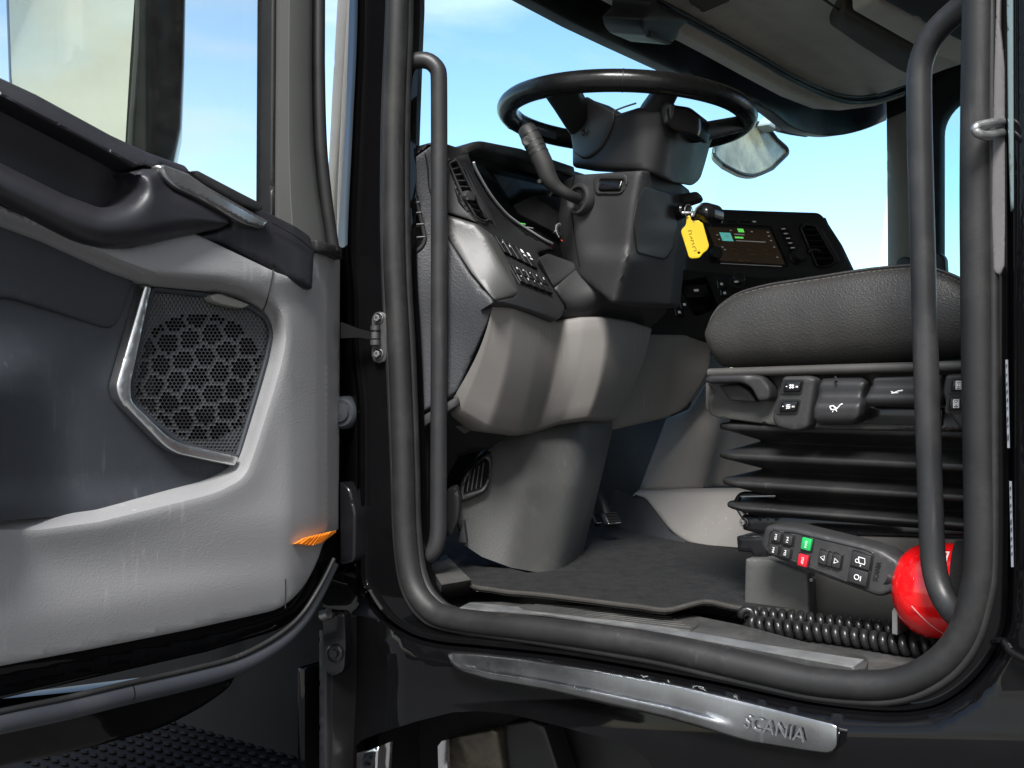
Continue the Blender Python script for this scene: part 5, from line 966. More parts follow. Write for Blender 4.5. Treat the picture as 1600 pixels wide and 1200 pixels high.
# tunnel side, lower trims, pedals
tum = YM([(1095, 600, .92), (1045, 652, .86), (1000, 766, .80), (1165, 766, .95), (1150, 640, .98), (1104, 765, .87), (1130, 650, .90), (1020, 766, .80), (1065, 650, .855)])
TUT = [(1045, 651), (1062, 648), (1102, 640), (1130, 640), (1126, 668), (1104, 745), (1100, 766), (998, 766)]
b = B(); b.relief(fil([(1040, 655), (1075, 640), (1100, 602, 4), (1112, 590), (1240, 590), (1240, 766), (998, 766)]), lambda u, v: tum(u, v) + Vector((-0.03 * sm(u - interp(v, [(640, 1128), (745, 1104), (766, 1100)]), -6, 22) * (1 - sm(u, 1160, 1200)), 0.05 * sm(u - interp(v, [(640, 1128), (745, 1104), (766, 1100)]), -4, 20), 0)), TAUPE, (-0.02, 0.05, 0), sp=11, roll=4, rolld=0.006); b.build('tunnel_trim', truck, ang=60)
b = B(); b.relief(fil([(986, 776, 4), (994, 768, 4), (1300, 768), (1300, 862), (1150, 858), (1078, 852, 16), (1048, 832, 14), (1006, 778, 8)]), YM([(990, 770, .76), (1240, 768, .80), (1240, 860, .66), (1078, 852, .68), (1048, 832, .71), (1120, 800, .73)]), TAUPE, (-0.02, 0.05, 0), sp=11, roll=6, rolld=0.012); b.build('tunnel_base', truck, ang=60)
b = B(); b.relief([(960, 765), (988, 774), (1006, 780), (1048, 834), (1080, 854), (1150, 860), (1300, 864), (1300, 910), (1150, 902), (1040, 882), (960, 852), (930, 850)], YM([(960, 765, .82), (1006, 780, .75), (1048, 834, .70), (1150, 860, .655), (1300, 864, .655), (1150, 902, .62), (1040, 882, .66), (950, 850, .80)]), BASEDK if False else CHAR, (-0.02, 0.05, 0), sp=14); b.build('kick_panel', truck, ang=60)
b = B(); b.relief([(930, 640), (1045, 652), (1000, 764), (982, 800), (930, 830)], YM([(930, 640, .86), (1045, 652, .87), (1000, 764, .82), (930, 830, .95)]), SLATE, (-0.02, 0.05, 0), sp=14); b.build('bulkhead_trim', truck)
b = B(); b.slab([S(u, v, 1.1) for u, v in ((900, 600), (1080, 600), (1080, 860), (900, 860))], (-0.02, 0.02, 0), BODYBLK); b.build('bulkhead', truck)
for (u0, v0, u1, v1, yy) in ((938, 800, 970, 824, .60), (924, 800, 938, 824, .66)):
    b = B(); c = S((u0 + u1) / 2, (v0 + v1) / 2, yy); pn = Vector((.72, -.25, .65)).normalized(); pa = Vector((.33, .94, 0)).normalized(); pa = (pa - pn * pa.dot(pn)).normalized(); ax = (pa, pn.cross(pa), pn)
    b.box(c, (px(u1 - u0, 1.95), 0.028, 0.016), ax, BODYBLK, 0.006, 3); b.tube([c - ax[2] * .006, c - ax[2] * .03 + Z1 * .05, c + Vector((-.16, .02, .22))], .008, BODYBLK, n=8); pd = b.build('pedal', truck)
    for k in range(4):
        b = B(); b.box(c + ax[1] * (-0.009 + 0.006 * k) + ax[2] * 0.0085, (px(u1 - u0, 1.95) * .8, 0.0022, 0.003), ax, RUBBER, 0.0006, 1); b.build('tread_rib', pd)
    b = B(); b.box(c - ax[1] * 0.012 + ax[2] * 0.006, (px(u1 - u0, 1.95) * .9, 0.003, 0.004), ax, CHROME, 0.001, 1); b.build('pedal_edge', pd)

# ================================================================ sill
b = B(); b.slab([(-1.10, 0.005, -0.345), (-0.26, 0.005, -0.345), (-0.26, 0.22, -0.345), (-1.10, 0.22, -0.345)], (0, 0, -0.05), SILLM, 0.004); sill = b.build('door_sill', truck)
b = B(); b.slab([(-0.80, 0.03, -0.339), (-0.26, 0.02, -0.339), (-0.26, 0.215, -0.339), (-0.78, 0.215, -0.339)], (0, 0, -0.005), SILLM, 0.002); b.build('sill_pad', sill)
SZ = -0.329
tro = fil([(717, 950, 3), (735, 940, 5), (809, 940), (1031, 951), (1080, 961), (1169, 978), (1260, 1004), (1350, 1024, 4), (1357, 1031, 3), (1354, 1041, 3), (1333, 1044, 3), (1200, 1020), (1012, 985), (850, 962)])
b = B(); b.slab([ZP(u, v, SZ) for u, v in tro], (0, 0, -0.014), SILLM, 0.0025); tp_ = b.build('tread_plate', sill)
fe = [(718, 949), (850, 960), (1012, 983), (1200, 1018), (1333, 1042)]; be = [(735, 941), (850, 951), (1012, 975), (1200, 1008), (1350, 1030)]
b = B(); b.slab([ZP(u, v, SZ + 0.0012) for u, v in fe + be[::-1]], (0, 0, -0.006), SILLA, 0.0010); b.build('tread_edge', tp_)
b = B(); b.slab([ZP(u, v, SZ + 0.0015) for u, v in fil([(806, 946, 5), (840, 941), (1030, 953), (1084, 964, 4), (1092, 976, 4), (1080, 985, 4), (960, 969), (820, 953, 4)])], (0, 0, -0.004), SILLM, 0.0008); ins = b.build('tread_insert', tp_)
b = B()
for k in range(7):
    t = k / 6; a = ZP(lerp(818, 838, t), lerp(951.5, 943.5, t), SZ + 0.0022); c = ZP(lerp(1080, 1034, t), lerp(981, 956, t), SZ + 0.0022); dd = (c - a).normalized(); b.box((a + c) / 2, ((c - a).length, 0.0022, 0.0018), (dd, Z1.cross(dd), Z1), SILLM, 0.0005, 1)
b.build('tread_ribs', ins)
b = B(); b.slab([ZP(u, v, -0.345) for u, v in ((1030, 950), (1110, 950), (1170, 958), (1165, 972), (1080, 960))], (0, 0, -0.01), GLOSSBLK, 0.002); b.build('sill_edge_strip', sill)
# wedge block in the front corner of the sill
za, zb = -0.300, -0.345
b = B()
tl, tr, br, bl_ = ZP(672, 884, za), ZP(696, 866, za), ZP(736, 906, za), ZP(690, 914, za)
lo = [ZP(655, 905, zb), ZP(696, 866, za) - Z1 * .04, ZP(736, 930, zb + .004), ZP(688, 938, zb)]
b.loft([[tl, tr, br, bl_], lo], SILLM, cu=True); b.add([tl, tr, br, bl_], [(0, 1, 2, 3)], SILLM); b.build('corner_block', sill, ang=20)
# ================================================================ driver seat
def seat_fr(y, u0, u1): return None
YS = 0.20
# suspension bellows: rounded-rectangle rings
def ring(x0, x1, y0, y1, z, r, n=7, dz=0.0):
    o = []
    for cx_, cy_, a0 in ((x0 + r, y0 + r, 180), (x1 - r, y0 + r, 270), (x1 - r, y1 - r, 0), (x0 + r, y1 - r, 90)):
        for k in range(n + 1):
            a = math.radians(a0 + 90 * k / n); x = cx_ + r * math.cos(a); o.append(Vector((x, cy_ + r * math.sin(a), z + dz * math.sin(math.pi * max(0, min(1, (x - x0) / (x1 - x0)))))))
    return o
SX0 = -0.700; SX1 = -0.16
prof = [(-0.052, .02)]
for zt, th, out, val in ((-.0690, .0075, .000, .044), (-.1090, .0075, .000, .046), (-.1460, .0070, .003, .044), (-.1800, .0060, .008, .03)):
    prof += [(zt + .0022, out + .010), (zt + .0006, out + .0022), (zt - .0008, out + .0004), (zt - .003, out), (zt - th + .003, out), (zt - th + .0005, out + .0006), (zt - th - .0010, out + .003), (zt - th - .004, out + .012)]
    zn = {-.0690: -.0935, -.1090: -.1330, -.1460: -.1690, -.1800: -.200}[zt]; prof += [(zn + .0012, out + val - .001), (zn - .0012, out + val)]
rows = [ring(SX0 + i_, SX1, YS + i_ * .9, YS + 0.5 - i_, z, 0.035, dz=-0.012 * sm(-z, 0.06, 0.19)) for z, i_ in prof]
b = B(); b.box((-0.44, 0.45, -0.03), (0.56, 0.47, 0.05), (X1, Y1, Z1), BASEDK, 0.01); seat = b.build('driver_seat', truck)
b = B(); b.loft(rows, RUBBER, cu=True); b.build('bellows', seat, ang=75)
# side plate with rail lip
sm_ = lambda u, v: S(u, v, 0.188)
SP = fil([(1106, 579, 4), (1505, 568), (1600, 566), (1600, 676), (1504, 673), (1310, 672), (1230, 668), (1120, 653, 8), (1107, 648, 6), (1104, 626, 6), (1112, 612), (1104, 600)])
b = B(); b.relief(SP, lambda u, v: S(u, v, 0.188 + 0.012 * sm(v, 582, 592) - 0.006 * sm(v, 640, 665)), mat('seat_side_plastic', (0.034, 0.033, 0.031), 0.45, grain=('v', 500, 0.2, 0.0005), dust=0.1), (0, 0.03, 0), sp=10, roll=4, rolld=0.005); b.build('side_plate', seat)
b = B(); b.tube([S(1108, 583, .186), S(1300, 577, .184), S(1600, 569, .184)], 0.0065, mat('rail_lip', (0.050, 0.048, 0.045), 0.4, dust=0.1), n=10); b.build('rail_lip', seat)
b = B(); b.relief(fil([(1100, 590, 4), (1108, 586, 4), (1170, 585), (1192, 588, 8), (1204, 606, 8), (1203, 626, 8), (1184, 628, 6), (1172, 605, 8), (1156, 598, 8), (1108, 600, 4), (1100, 597, 3)]), lambda u, v: S(u, v, 0.160 + 0.014 * sm(u, 1160, 1200)), DARKS, (0, 0.025, 0), sp=7, roll=4, rolld=0.007); b.build('tilt_lever', seat, ang=60)
b = B(); b.relief(fil([(1122, 602), (1154, 600, 6), (1170, 610), (1182, 628, 4), (1140, 626, 8)]), lambda u, v: S(u, v, 0.182), DARK, (0, 0.01, 0), sp=8, roll=3, rolld=0.003); b.build('lever_recess', seat)
def pod(o, y, nm):
    b = B(); b.relief(o, lambda u, v: S(u, v, y), DARK, (0, 0.03, 0), sp=8, roll=5, rolld=0.007); return b.build(nm, seat, ang=60)
pod(fil([(1222, 588, 6), (1262, 587, 6), (1274, 592, 5), (1262, 670, 8), (1240, 675, 6), (1212, 668, 8), (1205, 655, 6), (1208, 640)]), 0.166, 'switch_pod')
pod(fil([(1476, 586, 6), (1520, 582, 6), (1560, 582), (1560, 676), (1500, 672, 8), (1478, 640, 8), (1472, 612)]), 0.166, 'switch_pod')
def sbtn(u0, v0, u1, v1, sk, sym, y=0.160):
    o = fil([(u0 + 1, v0, 3), (u1, v0 - .6, 3), (u1 - sk, v1, 3), (u0 - sk, v1 + .6, 3)]); b = B()
    b.relief(fil([(u0 - 2, v0 - 3, 4), (u1 + 4, v0 - 3, 4), (u1 - sk + 3, v1 + 4, 4), (u0 - sk - 4, v1 + 4, 4)]), lambda u, v: S(u, v, y + 0.0045), BODYBLK, (0, 0.004, 0), sp=8)
    b.relief(o, lambda u, v: S(u, v, y), GLOSSBLK, (0, 0.008, 0), sp=7, roll=3, rolld=0.003)
    cu_, cv_ = (u0 + u1 - sk) / 2, (v0 + v1) / 2
    P_ = lambda a, c: S(cu_ + a, cv_ + c, y - 0.0006)
    def ln(*pts, w_=0.0007): b.tube([P_(*p) for p in pts], w_, WHITE, n=5)
    if sym == 'fan':
        for k in range(4):
            a = k * math.pi / 2 + .5; ln((math.cos(a), math.sin(a)), (4 * math.cos(a + .3), 3.6 * math.sin(a + .3)), w_=.0014)
        ln((-9, 0), (-7, 0)); ln((7, -1), (7, 1.5)); ln((9, -1), (9, 1.5))
    elif sym == 'heat':
        for k in (-2.5, 0, 2.5): ln((-3, k + 1), (-1, k), (1, k + .6), (3, k - .4))
        ln((-9, 0), (-7, 0)); ln((6.5, -1), (6.5, 1.5)); ln((9, -1), (9, 1.5))
    else:
        ln((-4, -6), (4, -6), (4, 6), (-4, 6), (-4, -6)); ln((-1.8, -3.5), (1.8, -3.5), (1.8, 3.5), (-1.8, 3.5), (-1.8, -3.5)); ln((-1.8, 0), (1.8, 0))
    b.build('seat_switch', seat)
sbtn(1225, 596, 1252, 612, 3, 'fan'); sbtn(1220, 627, 1247, 643, 4, 'heat')
sbtn(1486, 593, 1512, 611, 2, 'back'); sbtn(1482, 621, 1508, 641, 2, 'back')
# height handle and tilt bar with white pictograms
hh_ = lambda u, v: S(u, v, 0.176 - 0.016 * sm(v, 618, 634) + 0.010 * sm(v, 652, 668) + 0.010 * (1 - sm(v, 588, 600)))
b = B(); b.relief(fil([(1284, 590, 5), (1310, 588), (1347, 588, 4), (1352, 596, 4), (1345, 625, 6), (1343, 648, 5), (1334, 664, 8), (1280, 665, 8), (1270, 657, 6), (1269, 640, 6), (1276, 622, 8), (1277, 604)]), hh_, DARKS, (0, 0.03, 0), sp=7, roll=4, rolld=0.006)
pic = lambda pts, w_=.0009: b.tube([hh_(u, v) + Vector((0, -0.0008, 0)) for u, v in pts], w_, WHITE, n=5)
pic([(1297, 635), (1299, 640), (1307, 640), (1314, 632), (1317, 631)]); pic([(1297, 635), (1302, 634), (1308, 639)]); pic([(1301, 644), (1304, 639), (1308, 643)], .0007)
b.build('height_handle', seat, ang=60)
tb_ = lambda u, v: S(u, v, 0.178 - 0.014 * sm(v, 604, 620) + 0.004 * sm(v, 626, 634))
b = B(); b.relief(fil([(1364, 590, 5), (1470, 586), (1470, 634), (1352, 634, 4), (1350, 622, 4), (1358, 610, 6)]), tb_, DARKS, (0, 0.03, 0), sp=7, roll=3, rolld=0.005)
pic = lambda pts, w_=.0009: b.tube([tb_(u, v) + Vector((0, -0.0008, 0)) for u, v in pts], w_, WHITE, n=5)
pic([(1393, 612), (1397, 614), (1404, 611), (1411, 610)]); pic([(1393, 614.5), (1404, 613.5)], .0006)
b.build('tilt_bar', seat, ang=60)
b = B(); b.box(S(1410, 650, .195), (0.10, 0.01, 0.022), (X1, Y1, Z1), GLOSSBLK, 0.002); b.build('bar_recess', seat)
b = B(); b.tube([S(1305, 589, .174), S(1307, 596, .170)], 0.0018, BODYBLK, n=6); b.build('handle_notch', seat)
# cushion: side profile swept inwards
topo = [(1106, 520), (1109, 502), (1117, 485), (1128, 473), (1155, 456), (1197, 444), (1240, 437), (1285, 430), (1355, 419), (1421, 413), (1450, 416), (1480, 426), (1505, 438), (1560, 470), (1640, 500)]
boto = [(1106, 522), (1107, 540), (1114, 562), (1128, 573), (1156, 573), (1200, 571), (1240, 570), (1285, 569), (1355, 566), (1421, 562), (1450, 560), (1480, 558), (1505, 556), (1560, 555), (1640, 554)]
tpp = crom([(a, c, 0) for a, c in topo], 4); btt = crom([(a, c, 0) for a, c in boto], 4); rows = []
for k, (p, q) in enumerate(zip(tpp, btt)):
    a, c = S(p.x, p.y, 0.215), S(q.x, q.y, 0.215); x = a.x; zt, zb_ = a.z, c.z; hgt = zt - zb_; sc = min(1, hgt / 0.13)
    nose = sm(x, -0.775, -0.72); r_ = []
    for yy, zf in ((0.50, 1.0), (0.36, 1.0), (0.27, 1.0), (0.238, 1.0), (0.222, 0.985), (0.213, 0.95), (0.206, 0.85), (0.200, 0.65), (0.198, 0.45), (0.202, 0.25), (0.212, 0.10), (0.226, 0.0), (0.30, -0.02), (0.50, -0.02)):
        yv = 0.215 + (yy - 0.215) * (0.55 + 0.45 * sc) + 0.05 * (1 - nose) ** 2 * (1 if yy < 0.4 else 0)
        zt2 = zb_ + hgt * zf - (0.012 * sm(yy, .24, .45) if zf == 1.0 else 0)
        xx = x + 0.00 * zf; r_.append(Vector((lerp(a.x, c.x, 1 - max(0, zf)) , yv, zt2)))
    rows.append(r_)
def wrinkle(p): return 0.0022 * noise.noise(Vector((p.x * 9, p.y * 9, p.z * 14))) + 0.0012 * noise.noise(Vector((p.x * 30, 3, p.z * 22)))
rows = [[p + Vector((0, wrinkle(p), 0)) for p in r] for r in rows]
b = B(); b.loft(rows, LEATHER); b.add(rows[0], [tuple(range(len(rows[0])))], LEATHER); cush = b.build('seat_cushion', seat, ang=70)
sea = [r[4] + Vector((0, -0.0006, 0.0008)) for r in rows]; sea2 = [r[5].lerp(r[4], 0.15) + Vector((0, -0.0008, 0)) for r in rows]
b = B(); b.tube([p for p in sea], 0.0022, LEATHER, n=8); b.build('piping', cush, ang=80)
b = B()
for line in (sea2, [p + Vector((0, 0.012, 0.0008)) for p in sea]):
    acc = 0
    for p, q in zip(line, line[1:]):
        d = (q - p); n_ = max(1, int(d.length / 0.0065))
        for k in range(n_): b.tube([p + d * (k / n_), p + d * ((k + .6) / n_)], 0.0006, STITCH, n=4)
b.build('stitching', cush, kind='stuff')
# frame, brackets and base under the bellows
b = B(); b.tube(crom([S(1210, 777, .235), S(1165, 772, .235), S(1153, 780, .235), S(1152, 790, .235), S(1160, 796, .235)], 5), 0.004, GLOSSBLK, n=10); b.tube([S(1158, 776, .228), S(1212, 775, .228)], .0016, STEEL, n=6); b.tube([S(1155, 794, .23), S(1166, 812, .23)], .005, STEEL, n=10); b.build('front_link', seat)
b = B(); b.relief(fil([(1158, 805, 3), (1200, 805), (1600, 826), (1600, 850), (1400, 838), (1190, 836), (1160, 828, 3)]), lambda u, v: S(u, v, .222), GLOSSBLK, (0, .03, 0), sp=12, roll=3, rolld=.004); fr = b.build('frame_rail', seat)
bolt(S(1163, 816, .220), (0, -1, 0), .0042, fr)
b = B(); b.relief(fil([(1290, 806), (1600, 814), (1600, 856), (1400, 838), (1290, 818)]), lambda u, v: S(u, v, .26), mat('frame_plate', (0.20, 0.19, 0.165), 0.45, dust=.1), (0, .02, 0), sp=12); b.build('frame_plate', seat)
b = B(); b.relief(fil([(1150, 838, 3), (1196, 835, 3), (1200, 860), (1196, 872), (1176, 872, 3), (1174, 864, 2), (1152, 862, 3)]), lambda u, v: S(u, v, .205), GLOSSBLK, (0, .04, 0), sp=8, roll=3, rolld=.004); b.build('slide_bracket', seat)
b = B(); b.relief([(1262, 838), (1600, 846), (1600, 1030), (1420, 1012), (1262, 990)], lambda u, v: S(u, v, .212), BASEDK, (0, .03, 0), sp=14); bp_ = b.build('base_plate', seat)
b = B(); b.relief(fil([(1164, 873, 3), (1200, 874), (1262, 896, 2), (1265, 990), (1161, 982, 2)]), lambda u, v: S(u, v, .185), BASEGREY, (0, .03, 0), sp=10, roll=3, rolld=.004); b.build('base_cover', seat)
b = B(); b.relief([(1394, 955), (1398, 948), (1402, 950), (1402, 992), (1394, 990)], lambda u, v: S(u, v, .12), STEEL, (0.002, .03, 0), sp=8); b.build('base_tab', seat)
bolt(S(1271, 905, .198), (0, -1, 0), .0025, bp_)

# ================================================================ loose things
# carpet mat
mo_ = [(697, 868), (712, 884), (735, 912), (770, 919), (800, 923), (880, 931), (1000, 946), (1040, 951), (1075, 946), (1105, 942), (1135, 946), (1170, 950), (1240, 952)]
mi_ = [(697, 858), (712, 850), (735, 862), (756, 875), (800, 889), (880, 900), (960, 862), (1010, 880), (1040, 886), (1080, 893), (1120, 899), (1170, 905), (1240, 908)]
MZ = -0.309
mwave = [(697, 0), (1030, 0), (1060, .0005), (1100, .003), (1135, .0015), (1160, .0005), (1250, 0)]
rows = []
po, pi_ = crom([(a, c, 0) for a, c in mo_], 4), crom([(a, c, 0) for a, c in mi_], 4)
for t in (0, .08, .2, .35, .5, .75, 1):
    rows.append([])
    for p, q in zip(po, pi_):
        a = ZP(p.x, p.y, MZ); c = ZP(q.x, q.y, MZ); e = a.lerp(c, t); e.z += sinterp(p.x, mwave) * (1 - t) ** 2 * 1.2 + 0.0006 * noise.noise(e * 40); rows[-1].append(e)
b = B(); edge = [p + Vector((0, -0.0015, -0.007)) for p in rows[0]]; b.loft([edge, [p + Vector((0, -.002, -.002)) for p in rows[0]]] + rows, CARPET); mm_ = b.build('floor_mat', None, ang=60, label='black carpet mat with a worn edge lying on the cab floor', cat='floor mat')
b = B(); b.tube([p + Vector((0, -0.001, -0.002)) for p in rows[0]], 0.0034, mat('mat_binding', (0.028, 0.026, 0.023), 0.8, dust=.15), n=8); b.build('mat_edge', mm_)

# remote handset clipped to the seat base
RP = Plane.of(S(1196, 845, .150), S(1400, 905, .135), S(1190, 870, .150))
RO = fil([(1193, 822, 10), (1206, 819, 8), (1240, 823), (1350, 850), (1380, 860, 6), (1404, 876, 8), (1408, 890, 5), (1402, 900, 2), (1402, 915, 3), (1396, 925, 6), (1372, 934, 8), (1300, 907), (1215, 875), (1192, 863, 10), (1187, 850)])
rc = RP.at(1296, 876, 0); rem = thing('remote_control', rc, 'black handset with green and red keys clipped beside the seat base', 'remote control')
RI = [(1203, 832), (1240, 832), (1372, 866), (1390, 884), (1388, 912), (1370, 922), (1300, 897), (1212, 865)]
b = B(); b.relief(RO, lambda u, v: RP.at(u, v, 0.022 + 0.004 * sm(dist((u, v), RO), 7, 10) * 0 - 0.003 * sm(u, 1368, 1395)), mat('handset_plastic', (0.028, 0.028, 0.029), 0.45, grain=('n', 500, .2, .0004), dust=.12), -RP.n * .030, sp=8, roll=6, rolld=.010); cas = b.build('casing', rem, ang=60)
ro2 = fil([(1204, 829, 7), (1242, 832), (1350, 858), (1366, 864, 5), (1356, 921, 5), (1300, 899), (1216, 867), (1200, 858, 7)])
b = B(); b.tube([RP.at(u, v, 0.0222) for u, v in ro2], .0009, BODYBLK, n=6, closed=True); b.build('casing_groove', cas)
b = B(); b.lathe(RP.at(1396, 906, 0.008), RT * .9 - Z1 * .3, [(-.012, .010), (0, .011), (.012, .012), (.018, .009), (.03, .007)], BODYBLK, 16); b.build('cable_boot', rem)
ex, ey, ez = frame(RP.at(1220, 850), RP.at(1360, 890), RP.at(1213, 868)); ey = -ey     # ex along the handset, ey up
def key(u, v, w_, h_, m, txt=None, icon=None, rot=0):
    c = RP.at(u, v, 0.024) - ez * .024; b = B()
    b.box(c + ez * .0225, (w_ + .003, h_ + .003, .002), (ex, ey, ez), BODYBLK, .0004, 1)
    b.box(c + ez * .0240, (w_, h_, .006), (ex, ey, ez), m, .0012, 2)
    k = b.build('key', rem)
    t = B(); o = c + ez * .0272
    if txt:   # printed along the handset's short side
        t.text(txt, o + ey * h_ * .28 - ex * .0014, -ey, ex, .0030, WHITE, depth=.0002, fit=h_ * .56, lift=.0001)
    if icon == 'up': t.tube([o + ex * a + ey * q for a, q in ((-.002, -.003), (-.002, .003), (.003, 0), (-.002, -.003))] if False else [o + ex * a + ey * q for a, q in ((.0022, -.003), (.0022, .003), (-.003, 0), (.0022, -.003))], .0005, WHITE, n=5)
    if icon == 'down': t.tube([o + ex * a + ey * q for a, q in ((-.0022, -.003), (-.0022, .003), (.003, 0), (-.0022, -.003))], .0005, WHITE, n=5)
    if icon == 'truck':
        t.tube([o + ex * a + ey * q for a, q in ((-.003, .004), (.005, .004), (.006, -.001), (.006, -.003), (-.001, -.003), (-.003, .004))], .0006, WHITE, n=5); t.tube([o + ex * (-.004 + .0022 * math.cos(a)) + ey * (-.001 + .0022 * math.sin(a)) for a in [k_ * .63 for k_ in range(10)]], .0005, WHITE, n=5, closed=True); t.box(o - ey * .0055 + ex * .001, (.0012, .002, .0003), (ex, ey, ez), WHITE)
    if icon == 'ring':
        t.tube([o + ex * (-.001 + .003 * math.cos(a)) + ey * (-.0005 + .003 * math.sin(a)) for a in [k_ * .63 for k_ in range(10)]], .0006, WHITE, n=5, closed=True); t.tube([o + ex * .004 - ey * .004, o + ex * .004 + ey * .002], .0006, WHITE, n=5)
    if txt or icon: t.build('lettering', k)
KB = GLOSSBLK
KD = mat('key_rubber', (0.020, 0.020, 0.021), 0.5, grain=('n', 500, .2, .0003), dust=.1)
key(1214, 838.5, .0125, .0125, KD, 'M3'); key(1232, 843, .0125, .0125, KD, 'M1'); key(1210, 859, .0125, .0125, KD, 'M4'); key(1228.5, 863.5, .0125, .0125, KD, 'M2')
key(1261, 850, .0130, .0150, GREENB, 'ON'); key(1255.5, 875.5, .0130, .0150, REDB, 'STOP')
key(1287, 871, .0110, .0165, KD, None, 'up'); key(1297.5, 874, .006, .0165, KD); key(1308, 876.5, .0110, .0165, KD, None, 'down')
key(1346, 876, .024, .0175, KD, None, 'truck'); key(1341.5, 901, .024, .0175, KD, None, 'ring')
t = B(); o = RP.at(1374, 884, .0200); t.text('SCANIA', RP.at(1371, 909, .0222), RP.at(1377, 882, .0222) - RP.at(1371, 909, .0222), -ex, .0062, BODYBLK, depth=.0004, fit=.024, lift=.0002); t.build('lettering', cas)
# coiled cable of the handset
def coil(path, rad, wire, pitch, n=9):
    L_ = [0]
    for p, q in zip(path, path[1:]): L_.append(L_[-1] + (q - p).length)
    T = L_[-1]; turns = T / pitch; steps = int(turns * 12); o = []; nrm = Vector((0.2, -.5, 0.85)); j = 0
    for i in range(steps + 1):
        d = T * i / steps
        while j < len(L_) - 2 and L_[j + 1] < d: j += 1
        t = (d - L_[j]) / max(1e-9, L_[j + 1] - L_[j]); p = path[j].lerp(path[j + 1], t); tg = (path[j + 1] - path[j]).normalized(); nrm = (nrm - tg * nrm.dot(tg)).normalized(); bn = tg.cross(nrm); a = 2 * math.pi * turns * i / steps
        o.append(p + (nrm * math.cos(a) + bn * math.sin(a)) * rad)
    return o
CZ = -0.3262
pth = crom([ZP(1462, 1014, CZ + .0), ZP(1420, 1010, CZ), ZP(1360, 1000, CZ), ZP(1300, 991, CZ), ZP(1240, 984, CZ), ZP(1195, 978, CZ), ZP(1174, 972, CZ + .001), ZP(1166, 963, CZ + .009), ZP(1176, 961, CZ + .009), ZP(1210, 964, CZ + .009), ZP(1260, 970, CZ + .009), ZP(1320, 976, CZ + .009), ZP(1390, 985, CZ + .009), ZP(1420, 988, CZ + .009)], 8)
b = B(); b.tube(coil(pth, .0078, .0030, .0122), .0052, mat('cable_black', (0.012, 0.012, 0.0125), 0.28, dust=.04), n=8); b.build('coiled_cable', rem, ang=80)

# fire extinguisher lying behind the rear rail
ec = S(1452, 922, .140); exd = Vector((.99, .10, .05)).normalized()
ext = thing('fire_extinguisher', ec, 'red fire extinguisher lying behind the grab rail at the seat base', 'fire extinguisher')
R_ = .056
b = B(); b.lathe(ec, exd, [(-.043, 0), (-.042, .012), (-.038, .026), (-.030, .040), (-.018, .050), (-.004, .0553), (.01, R_), (.28, R_), (.31, .045), (.325, .02)], RED, 48); cyl = b.build('cylinder', ext, ang=60)
b = B(); b.lathe(ec + exd * .054, exd, [(-.022, R_ + .0002), (-.021, R_ + .0035), (.021, R_ + .0035), (.022, R_ + .0002)], mat('strap_webbing', (0.012, 0.012, 0.012), 0.8, grain=('n', 600, .8, .002)), 40); b.build('strap', ext)
b = B()
for a0 in (205, 222):
    a = math.radians(a0); ax1 = exd.orthogonal().normalized(); ax2 = exd.cross(ax1); 
rr_ = [ec + exd * (-.004 + .046 * k / 14 - .0) + ((-Y1) * math.cos(math.radians(-10 - 62 * (k / 14))) + Z1 * math.sin(math.radians(-10 - 62 * (k / 14)))).normalized() * (.0558 + .0006) for k in range(15)]
b.tube(rr_, .0006, mat('label_line', (0.7, 0.35, 0.33), .4), n=5); b.build('label_print', cyl)

b = B()
def cy(h, a, r=R_ + .0007):
    return ec + exd * h + ((-Y1) * math.cos(a) + Z1 * math.sin(a)) * r
def patch(h0, h1, a0, a1, m, r=R_ + .0007):
    n_ = 6; rows = [[cy(h0 + (h1 - h0) * j / 2, math.radians(a0 + (a1 - a0) * i / n_), r) for j in range(3)] for i in range(n_ + 1)]; b.loft(rows, m)
patch(.004, .030, 35, 62, WHITE); patch(.006, .028, 52, 59, RED, R_ + .0011)
for k in range(3): patch(.007, .026 - .004 * (k % 2), 38 + 4 * k, 39.5 + 4 * k, BODYBLK, R_ + .0011)
b.build('instruction_label', cyl)

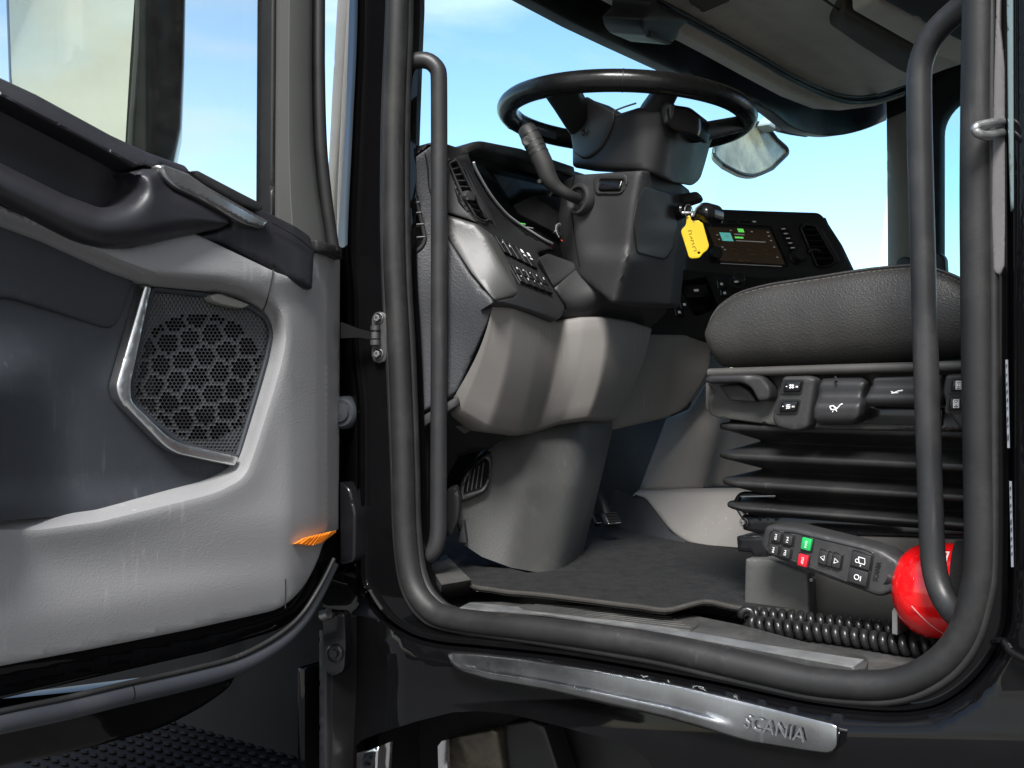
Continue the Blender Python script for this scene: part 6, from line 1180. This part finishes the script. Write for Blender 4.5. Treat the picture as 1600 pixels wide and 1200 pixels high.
# ignition key with fob and the yellow tag on its ring
kp = S(1085, 335, .43)
kt = thing('ignition_key', kp, 'black ignition key with rounded fob standing in the column lock', 'key')
b = B(); b.relief(fil([(1080, 340, 5), (1084, 325, 6), (1096, 315, 6), (1108, 316, 6), (1116, 326, 6), (1115, 340, 6), (1106, 349, 6), (1098, 348, 5), (1094, 344, 3), (1084, 346, 4)]), lambda u, v: S(u, v, .40 - 0.010 * sm(dist((u, v), [(1080, 340), (1084, 325), (1096, 315), (1108, 316), (1116, 326), (1115, 340), (1106, 349), (1094, 344)]), 0, 12)), GLOSSBLK, (0.0, .03, 0), sp=5, roll=3, rolld=.006); b.build('fob', kt, ang=60)
b = B(); b.tube([S(u, v, .388) for u, v in ((1083, 338), (1088, 326), (1097, 318))], .0016, STEEL, n=8); b.build('fob_edge', kt)
b = B(); b.box(S(1075, 333, .44), (.022, .008, .004), (RT, FW, Z1), STEEL, .001); b.build('blade', kt)
tg = thing('key_tag', S(1086, 370, .395), 'yellow plastic tag with a pencil note hanging from the ignition key', 'key tag')
TPl = Plane(S(1086, 370, .395), Vector((.45, -.88, .02)))
tgo = fil([(1073, 338, 2), (1078, 336, 2), (1080, 343, 2), (1082, 345, 2), (1092, 344, 3), (1095, 347, 2), (1098, 348, 3), (1108, 384, 3), (1105, 391, 3), (1099, 395, 3), (1093, 403, 3), (1080, 404, 3), (1076, 401, 2), (1075, 397, 3), (1064, 362, 3), (1066, 357, 3), (1070, 354, 3), (1072, 350, 2)])
b = B(); b.relief(tgo, TPl.map(0), YELLOW, -TPl.n * .0022, sp=5, roll=1.2, rolld=.0008, holes=[[(1092 + 2.2 * math.cos(a), 395 + 2.0 * math.sin(a)) for a in [k * .785 for k in range(8)]]]); tgp = b.build('tag_plate', tg)
b = B()
for k, st_ in enumerate((((0, 0), (5, -1), (5, 2)), ((0, 5), (5, 4)), ((1, 8), (4, 11), (1, 12)), ((0, 15), (5, 14), (3, 18)), ((1, 21), (5, 19)), ((0, 25), (4, 24), (6, 28)), ((1, 31), (6, 30)))):
    b.tube([TPl.at(1075 + a + q * .25, 361 + q, .0003) for a, q in st_], .0006, PENCIL, n=4)
b.build('handwriting', tgp)
b = B(); rc_ = S(1076, 330, .392); b.tube([rc_ + (RT * math.cos(a) * .6 + Z1 * math.sin(a) + FW * math.cos(a) * .6).normalized() * .0105 for a in [k * math.pi / 12 for k in range(24)]], .0008, STEEL, n=6, closed=True); b.build('key_ring', tg)
